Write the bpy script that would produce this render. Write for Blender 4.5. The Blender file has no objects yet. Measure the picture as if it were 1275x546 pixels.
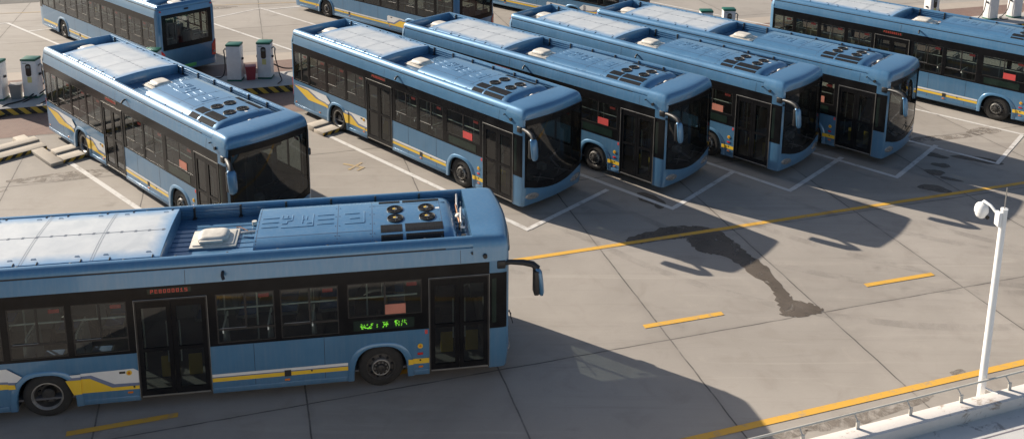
import bpy, bmesh, math, random
from mathutils import Vector, Matrix
from mathutils.geometry import tessellate_polygon
PI = math.pi
S = bpy.context.scene
COL = S.collection
random.seed(7)

# ------------------------------------------------------------------ materials
MATS = {}
def new_mat(name):
    m = bpy.data.materials.new(name); m.use_nodes = True
    nt = m.node_tree
    for n in list(nt.nodes): nt.nodes.remove(n)
    out = nt.nodes.new('ShaderNodeOutputMaterial')
    MATS[name] = m
    return m, nt, out
def N(nt, typ, **kw):
    n = nt.nodes.new(typ)
    for k, v in kw.items():
        if k.startswith('i_'):
            key = k[2:]
            n.inputs[int(key) if key.isdigit() else key.replace('_', ' ')].default_value = v
        else: setattr(n, k, v)
    return n
def L(nt, a, b): nt.links.new(a, b)
def rgb(c): return (c[0], c[1], c[2], 1)
def math_n(nt, op, a, b=None, c=None):
    n = nt.nodes.new('ShaderNodeMath'); n.operation = op
    for i, v in enumerate((a, b, c)):
        if v is None: continue
        if isinstance(v, (int, float)): n.inputs[i].default_value = v
        else: nt.links.new(v, n.inputs[i])
    return n.outputs[0]
def mixc(nt, fac, a, b, typ='MIX'):
    n = nt.nodes.new('ShaderNodeMix'); n.data_type = 'RGBA'; n.blend_type = typ
    for sock, v in ((n.inputs[0], fac), (n.inputs[6], a), (n.inputs[7], b)):
        if isinstance(v, (int, float)): sock.default_value = v
        elif isinstance(v, tuple): sock.default_value = rgb(v)
        else: nt.links.new(v, sock)
    return n.outputs[2]
def noise(nt, vec, scale, detail=4, rough=.55, dist=0):
    n = nt.nodes.new('ShaderNodeTexNoise'); n.inputs['Scale'].default_value = scale
    n.inputs['Detail'].default_value = detail; n.inputs['Roughness'].default_value = rough
    n.inputs['Distortion'].default_value = dist
    if vec is not None: nt.links.new(vec, n.inputs['Vector'])
    return n.outputs['Fac']
def ramp(nt, fac, stops):
    n = nt.nodes.new('ShaderNodeValToRGB')
    e = n.color_ramp.elements
    while len(e) < len(stops): e.new(.5)
    for i, (p, c) in enumerate(stops):
        e[i].position = p; e[i].color = rgb(c) if isinstance(c, tuple) else (c, c, c, 1)
    nt.links.new(fac, n.inputs[0])
    return n.outputs[0]

def simple(name, col, rough=.5, metal=0., coat=0., dirt=.12, dscale=3., bump=0., emit=None, spec=.5):
    m, nt, out = new_mat(name)
    p = N(nt, 'ShaderNodeBsdfPrincipled')
    p.inputs['Roughness'].default_value = rough; p.inputs['Metallic'].default_value = metal
    p.inputs['Coat Weight'].default_value = coat; p.inputs['Coat Roughness'].default_value = .12
    p.inputs['Specular IOR Level'].default_value = spec
    tc = N(nt, 'ShaderNodeTexCoord')
    if dirt > 0:
        f = noise(nt, tc.outputs['Object'], dscale, 6, .6, .3)
        lo = tuple(c * (1 - dirt) for c in col); hi = tuple(min(1, c * (1 + dirt * .6) + dirt * .01) for c in col)
        c = ramp(nt, f, [(.3, lo), (.7, hi)])
        L(nt, c, p.inputs['Base Color'])
        r = math_n(nt, 'MULTIPLY_ADD', f, .18, rough - .09)
        L(nt, r, p.inputs['Roughness'])
    else:
        p.inputs['Base Color'].default_value = rgb(col)
    if bump:
        b = N(nt, 'ShaderNodeBump'); b.inputs['Strength'].default_value = bump; b.inputs['Distance'].default_value = .01
        L(nt, noise(nt, tc.outputs['Object'], 60, 5), b.inputs['Height']); L(nt, b.outputs[0], p.inputs['Normal'])
    if emit:
        p.inputs['Emission Color'].default_value = rgb(emit[0]); p.inputs['Emission Strength'].default_value = emit[1]
    L(nt, p.outputs[0], out.inputs[0])
    return m

def paint(name, col, metal=.25, rough=.34):
    """weathered bus paint: faint dust, slight panel waviness"""
    m, nt, out = new_mat(name)
    p = N(nt, 'ShaderNodeBsdfPrincipled')
    tc = N(nt, 'ShaderNodeTexCoord')
    oi = N(nt, 'ShaderNodeObjectInfo')
    sh = N(nt, 'ShaderNodeVectorMath'); sh.operation = 'ADD'; L(nt, tc.outputs['Object'], sh.inputs[0])
    L(nt, math_n(nt, 'MULTIPLY', oi.outputs['Random'], 40.), sh.inputs[1])
    f1 = noise(nt, sh.outputs[0], 1.1, 6, .62, .4)
    mp = N(nt, 'ShaderNodeMapping'); mp.inputs['Scale'].default_value = (14, 14, .9)
    L(nt, sh.outputs[0], mp.inputs[0])
    f2 = noise(nt, mp.outputs[0], 1.0, 5, .6)
    dust = (col[0] * .7 + .17, col[1] * .7 + .15, col[2] * .7 + .12)
    c = ramp(nt, f1, [(.3, tuple(x * .9 for x in col)), (.72, tuple(min(1, x * 1.06) for x in col))])
    fac = math_n(nt, 'MULTIPLY', math_n(nt, 'SUBTRACT', f2, .42), math_n(nt, 'MULTIPLY_ADD', oi.outputs['Random'], .6, .3))
    fac = math_n(nt, 'MAXIMUM', fac, 0.)
    c = mixc(nt, fac, c, dust)
    # road grime creeping up from the skirt
    sx = N(nt, 'ShaderNodeSeparateXYZ'); L(nt, tc.outputs['Object'], sx.inputs[0])
    low = math_n(nt, 'SUBTRACT', 1, math_n(nt, 'MULTIPLY', sx.outputs[2], 1.9))
    low = math_n(nt, 'MAXIMUM', low, 0.)
    gr = math_n(nt, 'MULTIPLY', low, math_n(nt, 'MULTIPLY', f1, .5))
    c = mixc(nt, gr, c, (.16, .14, .12))
    L(nt, c, p.inputs['Base Color'])
    p.inputs['Metallic'].default_value = metal
    L(nt, math_n(nt, 'MULTIPLY_ADD', f1, .22, rough - .1), p.inputs['Roughness'])
    p.inputs['Coat Weight'].default_value = .8; p.inputs['Coat Roughness'].default_value = .07
    b = N(nt, 'ShaderNodeBump'); b.inputs['Strength'].default_value = .05; b.inputs['Distance'].default_value = .05
    L(nt, noise(nt, tc.outputs['Object'], 2.2, 2, .4), b.inputs['Height']); L(nt, b.outputs[0], p.inputs['Normal'])
    L(nt, p.outputs[0], out.inputs[0])
    return m

def glass(name, tint, rough=.02):
    m, nt, out = new_mat(name)
    tc = N(nt, 'ShaderNodeTexCoord')
    t = N(nt, 'ShaderNodeBsdfTransparent'); t.inputs[0].default_value = rgb(tint)
    g = N(nt, 'ShaderNodeBsdfGlossy'); g.inputs['Color'].default_value = (.95, .97, 1, 1); g.inputs['Roughness'].default_value = rough
    b = N(nt, 'ShaderNodeBump'); b.inputs['Strength'].default_value = .03; b.inputs['Distance'].default_value = .05
    L(nt, noise(nt, tc.outputs['Object'], 1.3, 2, .4), b.inputs['Height']); L(nt, b.outputs[0], g.inputs['Normal'])
    ge = N(nt, 'ShaderNodeNewGeometry'); dt = N(nt, 'ShaderNodeVectorMath'); dt.operation = 'DOT_PRODUCT'
    L(nt, ge.outputs['Incoming'], dt.inputs[0]); L(nt, ge.outputs['Normal'], dt.inputs[1])
    cs = math_n(nt, 'ABSOLUTE', dt.outputs['Value'])      # same reflectance from either side of the pane
    fr = math_n(nt, 'MULTIPLY_ADD', math_n(nt, 'POWER', math_n(nt, 'SUBTRACT', 1., cs), 5.), .93, .065)
    d = N(nt, 'ShaderNodeBsdfDiffuse'); d.inputs[0].default_value = (.30, .28, .25, 1)
    df = math_n(nt, 'MULTIPLY', noise(nt, tc.outputs['Object'], 1.7, 6, .65, .5), .05)
    mx0 = N(nt, 'ShaderNodeMixShader'); L(nt, df, mx0.inputs[0]); L(nt, t.outputs[0], mx0.inputs[1]); L(nt, d.outputs[0], mx0.inputs[2])
    mx = N(nt, 'ShaderNodeMixShader')
    L(nt, fr, mx.inputs[0]); L(nt, mx0.outputs[0], mx.inputs[1]); L(nt, g.outputs[0], mx.inputs[2])
    L(nt, mx.outputs[0], out.inputs[0])
    return m

BLUE = paint('bus_blue', (.080, .212, .368), .32, .38)
DECK = paint('roof_deck_blue', (.055, .165, .30), .3, .5)
WHITE = paint('stripe_white', (.72, .72, .70), 0, .45)
YELL = paint('stripe_yellow', (.80, .52, .03), 0, .45)
SLATE = paint('stripe_slate', (.16, .20, .32), 0, .45)
BLACKG = simple('black_gloss', (.010, .010, .011), .2, dirt=.25, spec=.22)
BLACKP = simple('black_plastic', (.02, .02, .021), .5, dirt=.3)
RUBBER = simple('rubber', (.022, .021, .02), .8, dirt=.35, dscale=8, bump=.2)
FRAME = simple('dark_frame', (.025, .023, .022), .4, dirt=.2)
ALU = simple('dull_aluminium', (.34, .33, .31), .38, .7, dirt=.2)
STEEL = simple('wheel_steel', (.06, .056, .052), .6, .2, dirt=.45, dscale=9)
RIMRING = simple('rim_ring', (.30, .29, .27), .4, .5, dirt=.3, dscale=9)
HUB = simple('hub_dark', (.04, .038, .036), .55, .2, dirt=.4, dscale=12)
GLASS = glass('window_glass', (.50, .55, .52))
DGLASS = glass('door_glass', (.26, .29, .28))
WGLASS = glass('windscreen_glass', (.23, .26, .265))
RGLASS = glass('rear_glass', (.40, .44, .42))
INT = simple('interior_grey', (.34, .35, .34), .6)
FLOORM = simple('interior_floor', (.10, .10, .105), .7)
SEATM = simple('seat_shell', (.27, .28, .28), .5)
SEATB = simple('seat_cushion', (.09, .15, .30), .8)
RAILM = simple('grab_rail', (.75, .78, .72), .3, 0)
YPAD = simple('yellow_pad', (.62, .45, .04), .6)
REDN = simple('red_notice', (.60, .07, .065), .6)
REDL = simple('red_lens', (.50, .02, .018), .15, coat=.5)
AMBER = simple('amber_lens', (.62, .17, .02), .2, coat=.5)
LAMPG = simple('lamp_clear', (.26, .27, .275), .2, .3, coat=.5)
LAMPY = simple('valve_yellow', (.75, .48, .03), .4)
CREAM = simple('hatch_cream', (.62, .58, .51), .5, dirt=.22, dscale=6)
GRILLE = simple('grille_mesh', (.016, .018, .022), .75, dirt=.4, dscale=40, spec=.12)
PIPE = simple('bare_metal_pipe', (.55, .53, .50), .3, .85, dirt=.3, dscale=12)
COPPER = simple('copper_pipe', (.42, .22, .12), .35, .8, dirt=.3, dscale=12)
PLATE = simple('green_plate', (.10, .42, .12), .4)
CHW = simple('charger_white', (.68, .68, .68), .38, dirt=.1, dscale=4)
CHG = simple('charger_green', (.010, .105, .070), .4)
CHB = simple('charger_screen', (.012, .012, .014), .18)
CHY = simple('yellow_notice', (.60, .55, .22), .6)
CHS = simple('grey_screen', (.16, .18, .18), .25)
BINR = simple('bin_red', (.28, .035, .045), .5)
BING = simple('bin_grey', (.20, .195, .19), .5)
CABLE = simple('cable_black', (.015, .015, .016), .55, dirt=.3)
POLEW = simple('pole_white', (.80, .80, .79), .4, dirt=.07)
LED = simple('led_green', (.1, .5, .02), .5, dirt=0, emit=((.30, 1., .06), .45))
REDLED = simple('led_red', (.3, .03, .02), .5, dirt=0, emit=((1., .16, .11), .055))
LEDP = simple('led_panel', (.014, .026, .020), .22, dirt=.2)
POSTM = simple('post_beige', (.50, .44, .37), .7)

def concrete_like(name, col, var=.16, stain=(.5, .42, .36), paint_wear=None, rough=.85):
    m, nt, out = new_mat(name)
    p = N(nt, 'ShaderNodeBsdfPrincipled'); tc = N(nt, 'ShaderNodeTexCoord')
    f = noise(nt, tc.outputs['Object'], .9, 8, .62, .3); g = noise(nt, tc.outputs['Object'], 14, 6, .65)
    c = ramp(nt, f, [(.3, tuple(x * (1 - var) for x in col)), (.7, tuple(min(1, x * (1 + var * .6)) for x in col))])
    c = mixc(nt, math_n(nt, 'MULTIPLY', g, .35), c, tuple(x * s for x, s in zip(col, stain)))
    if paint_wear:
        w = noise(nt, tc.outputs['Object'], paint_wear[1], 9, .72, .6)
        k = ramp(nt, w, [(paint_wear[2], 0.), (paint_wear[2] + .06, 1.)])
        c = mixc(nt, k, c, paint_wear[0])
    L(nt, c, p.inputs['Base Color']); p.inputs['Roughness'].default_value = rough
    b = N(nt, 'ShaderNodeBump'); b.inputs['Strength'].default_value = .25; b.inputs['Distance'].default_value = .01
    L(nt, g, b.inputs['Height']); L(nt, b.outputs[0], p.inputs['Normal'])
    L(nt, p.outputs[0], out.inputs[0])
    return m
KERB = concrete_like('kerb_concrete', (.50, .45, .38), .15)
ISLE = concrete_like('island_concrete', (.42, .41, .39), .15)
ROOFW = concrete_like('roof_white_paint', (.60, .59, .57), .09, (.8, .77, .74), ((.30, .285, .275), 2.6, .57))
PARAW = concrete_like('parapet_white_paint', (.70, .66, .62), .10, (.75, .68, .62), ((.36, .29, .23), 1.8, .60))
WALLW = concrete_like('building_wall', (.60, .58, .55), .1)

def marking(name, col, wear=.42, under=(.30, .262, .225)):
    m, nt, out = new_mat(name)
    p = N(nt, 'ShaderNodeBsdfPrincipled'); tc = N(nt, 'ShaderNodeTexCoord')
    w = noise(nt, tc.outputs['Object'], 5, 9, .72, .4); big = noise(nt, tc.outputs['Object'], .35, 4, .6)
    a = math_n(nt, 'ADD', math_n(nt, 'MULTIPLY', w, .7), math_n(nt, 'MULTIPLY', big, .3))
    k = ramp(nt, a, [(wear - .1, .75), (wear + .03, 0.)])
    c = mixc(nt, k, col, under)
    L(nt, c, p.inputs['Base Color']); p.inputs['Roughness'].default_value = .75
    L(nt, p.outputs[0], out.inputs[0])
    return m
MWHITE = marking('marking_white', (.60, .58, .55), .465)
MYELL = marking('marking_yellow', (.66, .37, .055), .45)
MFADE = marking('marking_faded_yellow', (.42, .30, .14), .56)

def hazard(name, period=.36):
    """black and yellow slanting bars along local x"""
    m, nt, out = new_mat(name)
    p = N(nt, 'ShaderNodeBsdfPrincipled'); tc = N(nt, 'ShaderNodeTexCoord')
    s = N(nt, 'ShaderNodeSeparateXYZ'); L(nt, tc.outputs['Object'], s.inputs[0])
    v = math_n(nt, 'ADD', s.outputs[0], s.outputs[2])
    fr = math_n(nt, 'FRACT', math_n(nt, 'DIVIDE', v, period))
    k = math_n(nt, 'GREATER_THAN', fr, .5)
    w = noise(nt, tc.outputs['Object'], 9, 7, .7)
    c = mixc(nt, k, (.025, .024, .023), (.56, .36, .05))
    c = mixc(nt, ramp(nt, w, [(.55, 0.), (.7, .6)]), c, (.25, .22, .19))
    L(nt, c, p.inputs['Base Color']); p.inputs['Roughness'].default_value = .7
    L(nt, p.outputs[0], out.inputs[0])
    return m
HAZ = hazard('hazard_bars', .40); HAZS = hazard('hazard_bars_small', .30)

ROW = math.radians(16.6)     # direction of the rows of stalls
# ---- ground
def ground_mat():
    m, nt, out = new_mat('yard_concrete')
    p = N(nt, 'ShaderNodeBsdfPrincipled'); tc = N(nt, 'ShaderNodeTexCoord')
    mp = N(nt, 'ShaderNodeMapping'); mp.vector_type = 'POINT'; mp.inputs['Rotation'].default_value = (0, 0, -ROW)
    L(nt, tc.outputs['Object'], mp.inputs[0])
    wob = N(nt, 'ShaderNodeTexNoise'); wob.inputs['Scale'].default_value = 1.6; wob.inputs['Detail'].default_value = 5
    L(nt, mp.outputs[0], wob.inputs['Vector'])
    vs = N(nt, 'ShaderNodeVectorMath'); vs.operation = 'MULTIPLY_ADD'
    L(nt, wob.outputs['Color'], vs.inputs[0]); vs.inputs[1].default_value = (.05, .05, 0); L(nt, mp.outputs[0], vs.inputs[2])
    sx = N(nt, 'ShaderNodeSeparateXYZ'); L(nt, vs.outputs[0], sx.inputs[0])
    u = math_n(nt, 'DIVIDE', math_n(nt, 'SUBTRACT', sx.outputs[0], .79 + .025), 3.92)
    v = math_n(nt, 'DIVIDE', math_n(nt, 'SUBTRACT', sx.outputs[1], 16.6 + .025 - 4.16 * 3), 4.16)
    def joint(t, size, wd):
        f = math_n(nt, 'FRACT', t); d = math_n(nt, 'MINIMUM', f, math_n(nt, 'SUBTRACT', 1., f))
        d = math_n(nt, 'MULTIPLY', d, size)
        return ramp(nt, d, [(wd * .45, 1.), (wd, 0.)]), d
    ju, du = joint(u, 3.92, .022); jv, dv = joint(v, 4.16, .022)
    j = math_n(nt, 'MAXIMUM', ju, jv)
    jn = noise(nt, mp.outputs[0], .9, 6, .65)
    j = math_n(nt, 'MULTIPLY', j, ramp(nt, jn, [(.33, .25), (.55, 1.)]))
    cell = N(nt, 'ShaderNodeCombineXYZ')
    L(nt, math_n(nt, 'FLOOR', u), cell.inputs[0]); L(nt, math_n(nt, 'FLOOR', v), cell.inputs[1])
    wn = N(nt, 'ShaderNodeTexWhiteNoise'); wn.noise_dimensions = '2D'; L(nt, cell.outputs[0], wn.inputs['Vector'])
    n1 = noise(nt, mp.outputs[0], .22, 6, .6, .5); n2 = noise(nt, mp.outputs[0], 1.3, 8, .66, .6); n3 = noise(nt, mp.outputs[0], 26, 4, .6)
    base = ramp(nt, n1, [(.32, (.288, .260, .228)), (.68, (.372, .337, .297))])
    base = mixc(nt, .10, base, wn.outputs['Value'], 'SOFT_LIGHT')
    base = mixc(nt, ramp(nt, n2, [(.52, 0.), (.75, .45)]), base, (.23, .196, .165))
    base = mixc(nt, ramp(nt, n2, [(.25, .4), (.42, 0.)]), base, (.42, .375, .325))
    # long worn wheel tracks, stretched along the driving lane
    mp2 = N(nt, 'ShaderNodeMapping'); mp2.inputs['Rotation'].default_value = (0, 0, -ROW); mp2.inputs['Scale'].default_value = (.10, 1.5, 1)
    L(nt, tc.outputs['Object'], mp2.inputs[0])
    n4 = noise(nt, mp2.outputs[0], 1., 7, .65, .4)
    base = mixc(nt, ramp(nt, n4, [(.55, 0.), (.72, .30)]), base, (.20, .175, .155))
    # pale scuffs swept along the way out of the stalls
    mp3 = N(nt, 'ShaderNodeMapping'); mp3.inputs['Rotation'].default_value = (0, 0, .78); mp3.inputs['Scale'].default_value = (.16, 2.6, 1)
    L(nt, tc.outputs['Object'], mp3.inputs[0])
    n5 = noise(nt, mp3.outputs[0], 1., 8, .7, .7)
    base = mixc(nt, ramp(nt, n5, [(.57, 0.), (.74, .5)]), base, (.46, .415, .36))
    base = mixc(nt, ramp(nt, n5, [(.26, .45), (.42, 0.)]), base, (.18, .16, .145))
    # oil drops
    vo = N(nt, 'ShaderNodeTexVoronoi'); vo.inputs['Scale'].default_value = .55; L(nt, vs.outputs[0], vo.inputs['Vector'])
    oil = math_n(nt, 'MULTIPLY', ramp(nt, vo.outputs['Distance'], [(.03, 1.), (.16, 0.)]), ramp(nt, n2, [(.45, 0.), (.6, .55)]))
    base = mixc(nt, oil, base, (.11, .095, .085))
    base = mixc(nt, math_n(nt, 'MULTIPLY', n3, .16), base, (.16, .14, .12))
    # grime beside joints
    dj = math_n(nt, 'MINIMUM', du, dv)
    base = mixc(nt, math_n(nt, 'MULTIPLY', ramp(nt, dj, [(.0, .3), (.16, 0.)]), n2), base, (.17, .15, .13))
    base = mixc(nt, math_n(nt, 'MULTIPLY', j, .85), base, (.055, .048, .045))
    L(nt, base, p.inputs['Base Color'])
    L(nt, math_n(nt, 'MULTIPLY_ADD', n2, -.22, .93), p.inputs['Roughness'])
    b = N(nt, 'ShaderNodeBump'); b.inputs['Strength'].default_value = .25; b.inputs['Distance'].default_value = .006
    L(nt, math_n(nt, 'SUBTRACT', n3, j), b.inputs['Height']); L(nt, b.outputs[0], p.inputs['Normal'])
    L(nt, p.outputs[0], out.inputs[0])
    return m
def paver_mat():
    m, nt, out = new_mat('red_pavers')
    p = N(nt, 'ShaderNodeBsdfPrincipled'); tc = N(nt, 'ShaderNodeTexCoord')
    mp = N(nt, 'ShaderNodeMapping'); mp.inputs['Rotation'].default_value = (0, 0, -ROW); mp.inputs['Scale'].default_value = (4, 4, 4)
    L(nt, tc.outputs['Object'], mp.inputs[0])
    br = N(nt, 'ShaderNodeTexBrick'); L(nt, mp.outputs[0], br.inputs['Vector'])
    br.inputs['Color1'].default_value = (.165, .088, .072, 1); br.inputs['Color2'].default_value = (.225, .125, .098, 1); br.inputs['Mortar'].default_value = (.20, .16, .13, 1)
    br.inputs['Scale'].default_value = 1.; br.inputs['Mortar Size'].default_value = .03
    n = noise(nt, tc.outputs['Object'], .7, 7, .6); n2 = noise(nt, tc.outputs['Object'], 5, 5, .6)
    c = mixc(nt, ramp(nt, n, [(.4, 0.), (.75, .55)]), br.outputs['Color'], (.26, .205, .17))
    c = mixc(nt, math_n(nt, 'MULTIPLY', n2, .3), c, (.15, .11, .09))
    L(nt, c, p.inputs['Base Color']); p.inputs['Roughness'].default_value = .85
    L(nt, p.outputs[0], out.inputs[0])
    return m
def wet_mat():
    m, nt, out = new_mat('wet_concrete')
    p = N(nt, 'ShaderNodeBsdfPrincipled'); tc = N(nt, 'ShaderNodeTexCoord')
    f = noise(nt, tc.outputs['Object'], 1.5, 6, .6)
    L(nt, ramp(nt, f, [(.3, (.095, .077, .060)), (.7, (.145, .12, .098))]), p.inputs['Base Color'])
    L(nt, math_n(nt, 'MULTIPLY_ADD', f, .35, .38), p.inputs['Roughness'])
    p.inputs['Specular IOR Level'].default_value = .35
    tr = N(nt, 'ShaderNodeBsdfTransparent'); mx = N(nt, 'ShaderNodeMixShader')
    f2 = noise(nt, tc.outputs['Object'], 2.6, 9, .7, .8)
    L(nt, ramp(nt, f2, [(.33, .25), (.47, .92)]), mx.inputs[0]); L(nt, tr.outputs[0], mx.inputs[1]); L(nt, p.outputs[0], mx.inputs[2])
    L(nt, mx.outputs[0], out.inputs[0])
    return m
def stain_mat():
    m, nt, out = new_mat('old_stain')
    p = N(nt, 'ShaderNodeBsdfPrincipled'); tc = N(nt, 'ShaderNodeTexCoord')
    f = noise(nt, tc.outputs['Object'], 1.9, 8, .65, .6)
    L(nt, ramp(nt, f, [(.3, (.17, .145, .12)), (.7, (.27, .232, .195))]), p.inputs['Base Color'])
    p.inputs['Roughness'].default_value = .8
    tr = N(nt, 'ShaderNodeBsdfTransparent'); mx = N(nt, 'ShaderNodeMixShader')
    f2 = noise(nt, tc.outputs['Object'], 3.2, 9, .72, .8)
    L(nt, ramp(nt, f2, [(.42, 0.), (.62, .85)]), mx.inputs[0]); L(nt, tr.outputs[0], mx.inputs[1]); L(nt, p.outputs[0], mx.inputs[2])
    L(nt, mx.outputs[0], out.inputs[0])
    return m
def lid_mat():
    """battery lids: sun-bleached white in the middle, blue overspray towards the rim"""
    m, nt, out = new_mat('bleached_lid')
    p = N(nt, 'ShaderNodeBsdfPrincipled'); tc = N(nt, 'ShaderNodeTexCoord')
    s = N(nt, 'ShaderNodeSeparateXYZ'); L(nt, tc.outputs['Object'], s.inputs[0])
    ax = math_n(nt, 'ABSOLUTE', math_n(nt, 'DIVIDE', math_n(nt, 'SUBTRACT', s.outputs[0], -7.97), 1.92))
    ay = math_n(nt, 'ABSOLUTE', math_n(nt, 'DIVIDE', math_n(nt, 'SUBTRACT', s.outputs[1], 0.), 1.03))
    ex = math_n(nt, 'MULTIPLY', math_n(nt, 'SUBTRACT', 1., ax), 1.9)
    ey = math_n(nt, 'SUBTRACT', 1., ay)
    d = math_n(nt, 'MINIMUM', ex, ey)
    n = noise(nt, tc.outputs['Object'], 2.2, 7, .62, .4)
    d = math_n(nt, 'ADD', d, math_n(nt, 'MULTIPLY', math_n(nt, 'SUBTRACT', n, .5), .22))
    k = ramp(nt, d, [(.02, 0.), (.34, 1.)])
    w = ramp(nt, n, [(.3, (.44, .47, .495)), (.7, (.56, .58, .59))])
    c = mixc(nt, k, (.12, .27, .46), w)
    L(nt, c, p.inputs['Base Color']); p.inputs['Roughness'].default_value = .45; p.inputs['Metallic'].default_value = .1
    L(nt, p.outputs[0], out.inputs[0])
    return m
GROUND = ground_mat(); PAVER = paver_mat(); WET = wet_mat(); STAIN = stain_mat(); LID = lid_mat()
DARKGND = concrete_like('dark_ground', (.115, .108, .10), .2)
APRON = concrete_like('pale_apron', (.44, .385, .325), .12)

# ------------------------------------------------------------------ mesh helper
class MB:
    def __init__(s): s.v = []; s.f = []; s.m = []; s.mats = []
    def mi(s, mat):
        if mat not in s.mats: s.mats.append(mat)
        return s.mats.index(mat)
    def add(s, vs, fs, mat):
        b = len(s.v); s.v += [tuple(v) for v in vs]; k = s.mi(mat)
        for f in fs: s.f.append([b + i for i in f]); s.m.append(k)
    def quad(s, a, b, c, d, mat): s.add([a, b, c, d], [(0, 1, 2, 3)], mat)
    def box(s, x0, x1, y0, y1, z0, z1, mat, bev=0.):
        if bev <= 0:
            vs = [(x, y, z) for x in (x0, x1) for y in (y0, y1) for z in (z0, z1)]
            s.add(vs, [(0, 1, 3, 2), (4, 6, 7, 5), (0, 4, 5, 1), (2, 3, 7, 6), (0, 2, 6, 4), (1, 5, 7, 3)], mat)
        else:
            bm = bmesh.new(); bmesh.ops.create_cube(bm, size=1)
            for v in bm.verts: v.co = Vector(((x0 + x1) / 2 + v.co.x * (x1 - x0), (y0 + y1) / 2 + v.co.y * (y1 - y0), (z0 + z1) / 2 + v.co.z * (z1 - z0)))
            bmesh.ops.bevel(bm, geom=bm.edges[:], offset=bev, segments=2, affect='EDGES', profile=.5)
            s.frombm(bm, mat)
    def frombm(s, bm, mat, mtx=None):
        bm.verts.index_update()
        s.add([(mtx @ v.co if mtx else v.co) for v in bm.verts], [[v.index for v in f.verts] for f in bm.faces], mat); bm.free()
    def loft(s, rings, mat, closed=False, cap0=False, cap1=False):
        n = len(rings[0]); vs = [p for r in rings for p in r]; fs = []
        for i in range(len(rings) - 1):
            for j in range(n if closed else n - 1):
                k = (j + 1) % n
                fs.append((i * n + j, i * n + k, (i + 1) * n + k, (i + 1) * n + j))
        if cap0: fs.append(tuple(range(n))[::-1])
        if cap1: fs.append(tuple(range((len(rings) - 1) * n, len(rings) * n)))
        s.add(vs, fs, mat)
    def tube(s, path, r, mat, n=8, cap=True):
        P = [Vector(p) for p in path]; rings = []
        R = r if isinstance(r, (list, tuple)) else [r] * len(P)
        up = None
        for i, p in enumerate(P):
            t = (P[min(i + 1, len(P) - 1)] - P[max(i - 1, 0)]).normalized()
            if up is None: up = Vector((0, 0, 1)) if abs(t.z) < .9 else Vector((1, 0, 0))
            a = t.cross(up).normalized(); b = a.cross(t).normalized(); up = b
            rings.append([p + (a * math.cos(2 * PI * k / n) + b * math.sin(2 * PI * k / n)) * R[i] for k in range(n)])
        s.loft(rings, mat, True, cap, cap)
    def poly(s, pts, mat, axis='y', at=0., flip=False):
        """flat polygon of 2-d points: axis y -> (x, at, z); axis z -> (x, y, at)"""
        p3 = [Vector((p[0], p[1], 0)) for p in pts]
        tri = tessellate_polygon([p3])
        f = (lambda p: (p[0], at, p[1])) if axis == 'y' else (lambda p: (p[0], p[1], at))
        s.add([f(p) for p in pts], [t[::-1] if flip else t for t in tri], mat)
    def slab(s, pts, mat, y0, y1):
        """polygon in x,z extruded from y0 to y1"""
        s.poly(pts, mat, 'y', y0); s.poly(pts, mat, 'y', y1, True)
        n = len(pts)
        for i in range(n):
            a, b = pts[i], pts[(i + 1) % n]
            s.quad((a[0], y0, a[1]), (b[0], y0, b[1]), (b[0], y1, b[1]), (a[0], y1, a[1]), mat)
    def revolve(s, prof, mat, c=(0, 0, 0), n=28, axis='y', sgn=1):
        """prof: list of (radius, offset along axis)"""
        rings = []
        for (r, o) in prof:
            ring = []
            for k in range(n):
                a = 2 * PI * k / n
                if axis == 'y': ring.append((c[0] + r * math.cos(a), c[1] + sgn * o, c[2] + r * math.sin(a)))
                else: ring.append((c[0] + r * math.cos(a), c[1] + r * math.sin(a), c[2] + o))
            rings.append(ring)
        s.loft(rings, mat, True)
    def disc(s, c, r, mat, axis='z', n=20, h=.02):
        d = Vector({'z': (0, 0, 1), 'y': (0, 1, 0), 'x': (1, 0, 0)}[axis]); c = Vector(c)
        s.tube([c - d * h / 2, c + d * h / 2], r, mat, n)
    def build(s, name, parent=None, smooth=35, loc=None, rot=None, recalc=True):
        me = bpy.data.meshes.new(name); me.from_pydata(s.v, [], s.f)
        for m in s.mats: me.materials.append(m)
        for p, k in zip(me.polygons, s.m): p.material_index = k
        bm = bmesh.new(); bm.from_mesh(me)
        bmesh.ops.remove_doubles(bm, verts=bm.verts, dist=.0002)
        if recalc: bmesh.ops.recalc_face_normals(bm, faces=bm.faces)
        bm.to_mesh(me); bm.free()
        if smooth:
            for p in me.polygons: p.use_smooth = True
            me.set_sharp_from_angle(angle=math.radians(smooth))
        o = bpy.data.objects.new(name, me); COL.objects.link(o)
        if parent: o.parent = parent
        if loc: o.location = loc
        if rot: o.rotation_euler = rot
        return o
def tag(o, label=None, cat=None, group=None, kind=None):
    if label: o['label'] = label
    if cat: o['category'] = cat
    if group: o['group'] = group
    if kind: o['kind'] = kind
    return o
def empty(name, loc=(0, 0, 0), rz=0., label=None, cat=None, group=None):
    o = bpy.data.objects.new(name, None); COL.objects.link(o)
    o.location = loc; o.rotation_euler = (0, 0, rz); o.empty_display_size = .3
    return tag(o, label, cat, group)
def copy_tree(root, keep=lambda o: True):
    r = root.copy(); COL.objects.link(r)
    for ch in root.children:
        if not keep(ch): continue
        c = ch.copy(); COL.objects.link(c); c.parent = r
        for g in ch.children:
            if not keep(g): continue
            d = g.copy(); COL.objects.link(d); d.parent = c
    return r

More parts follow.
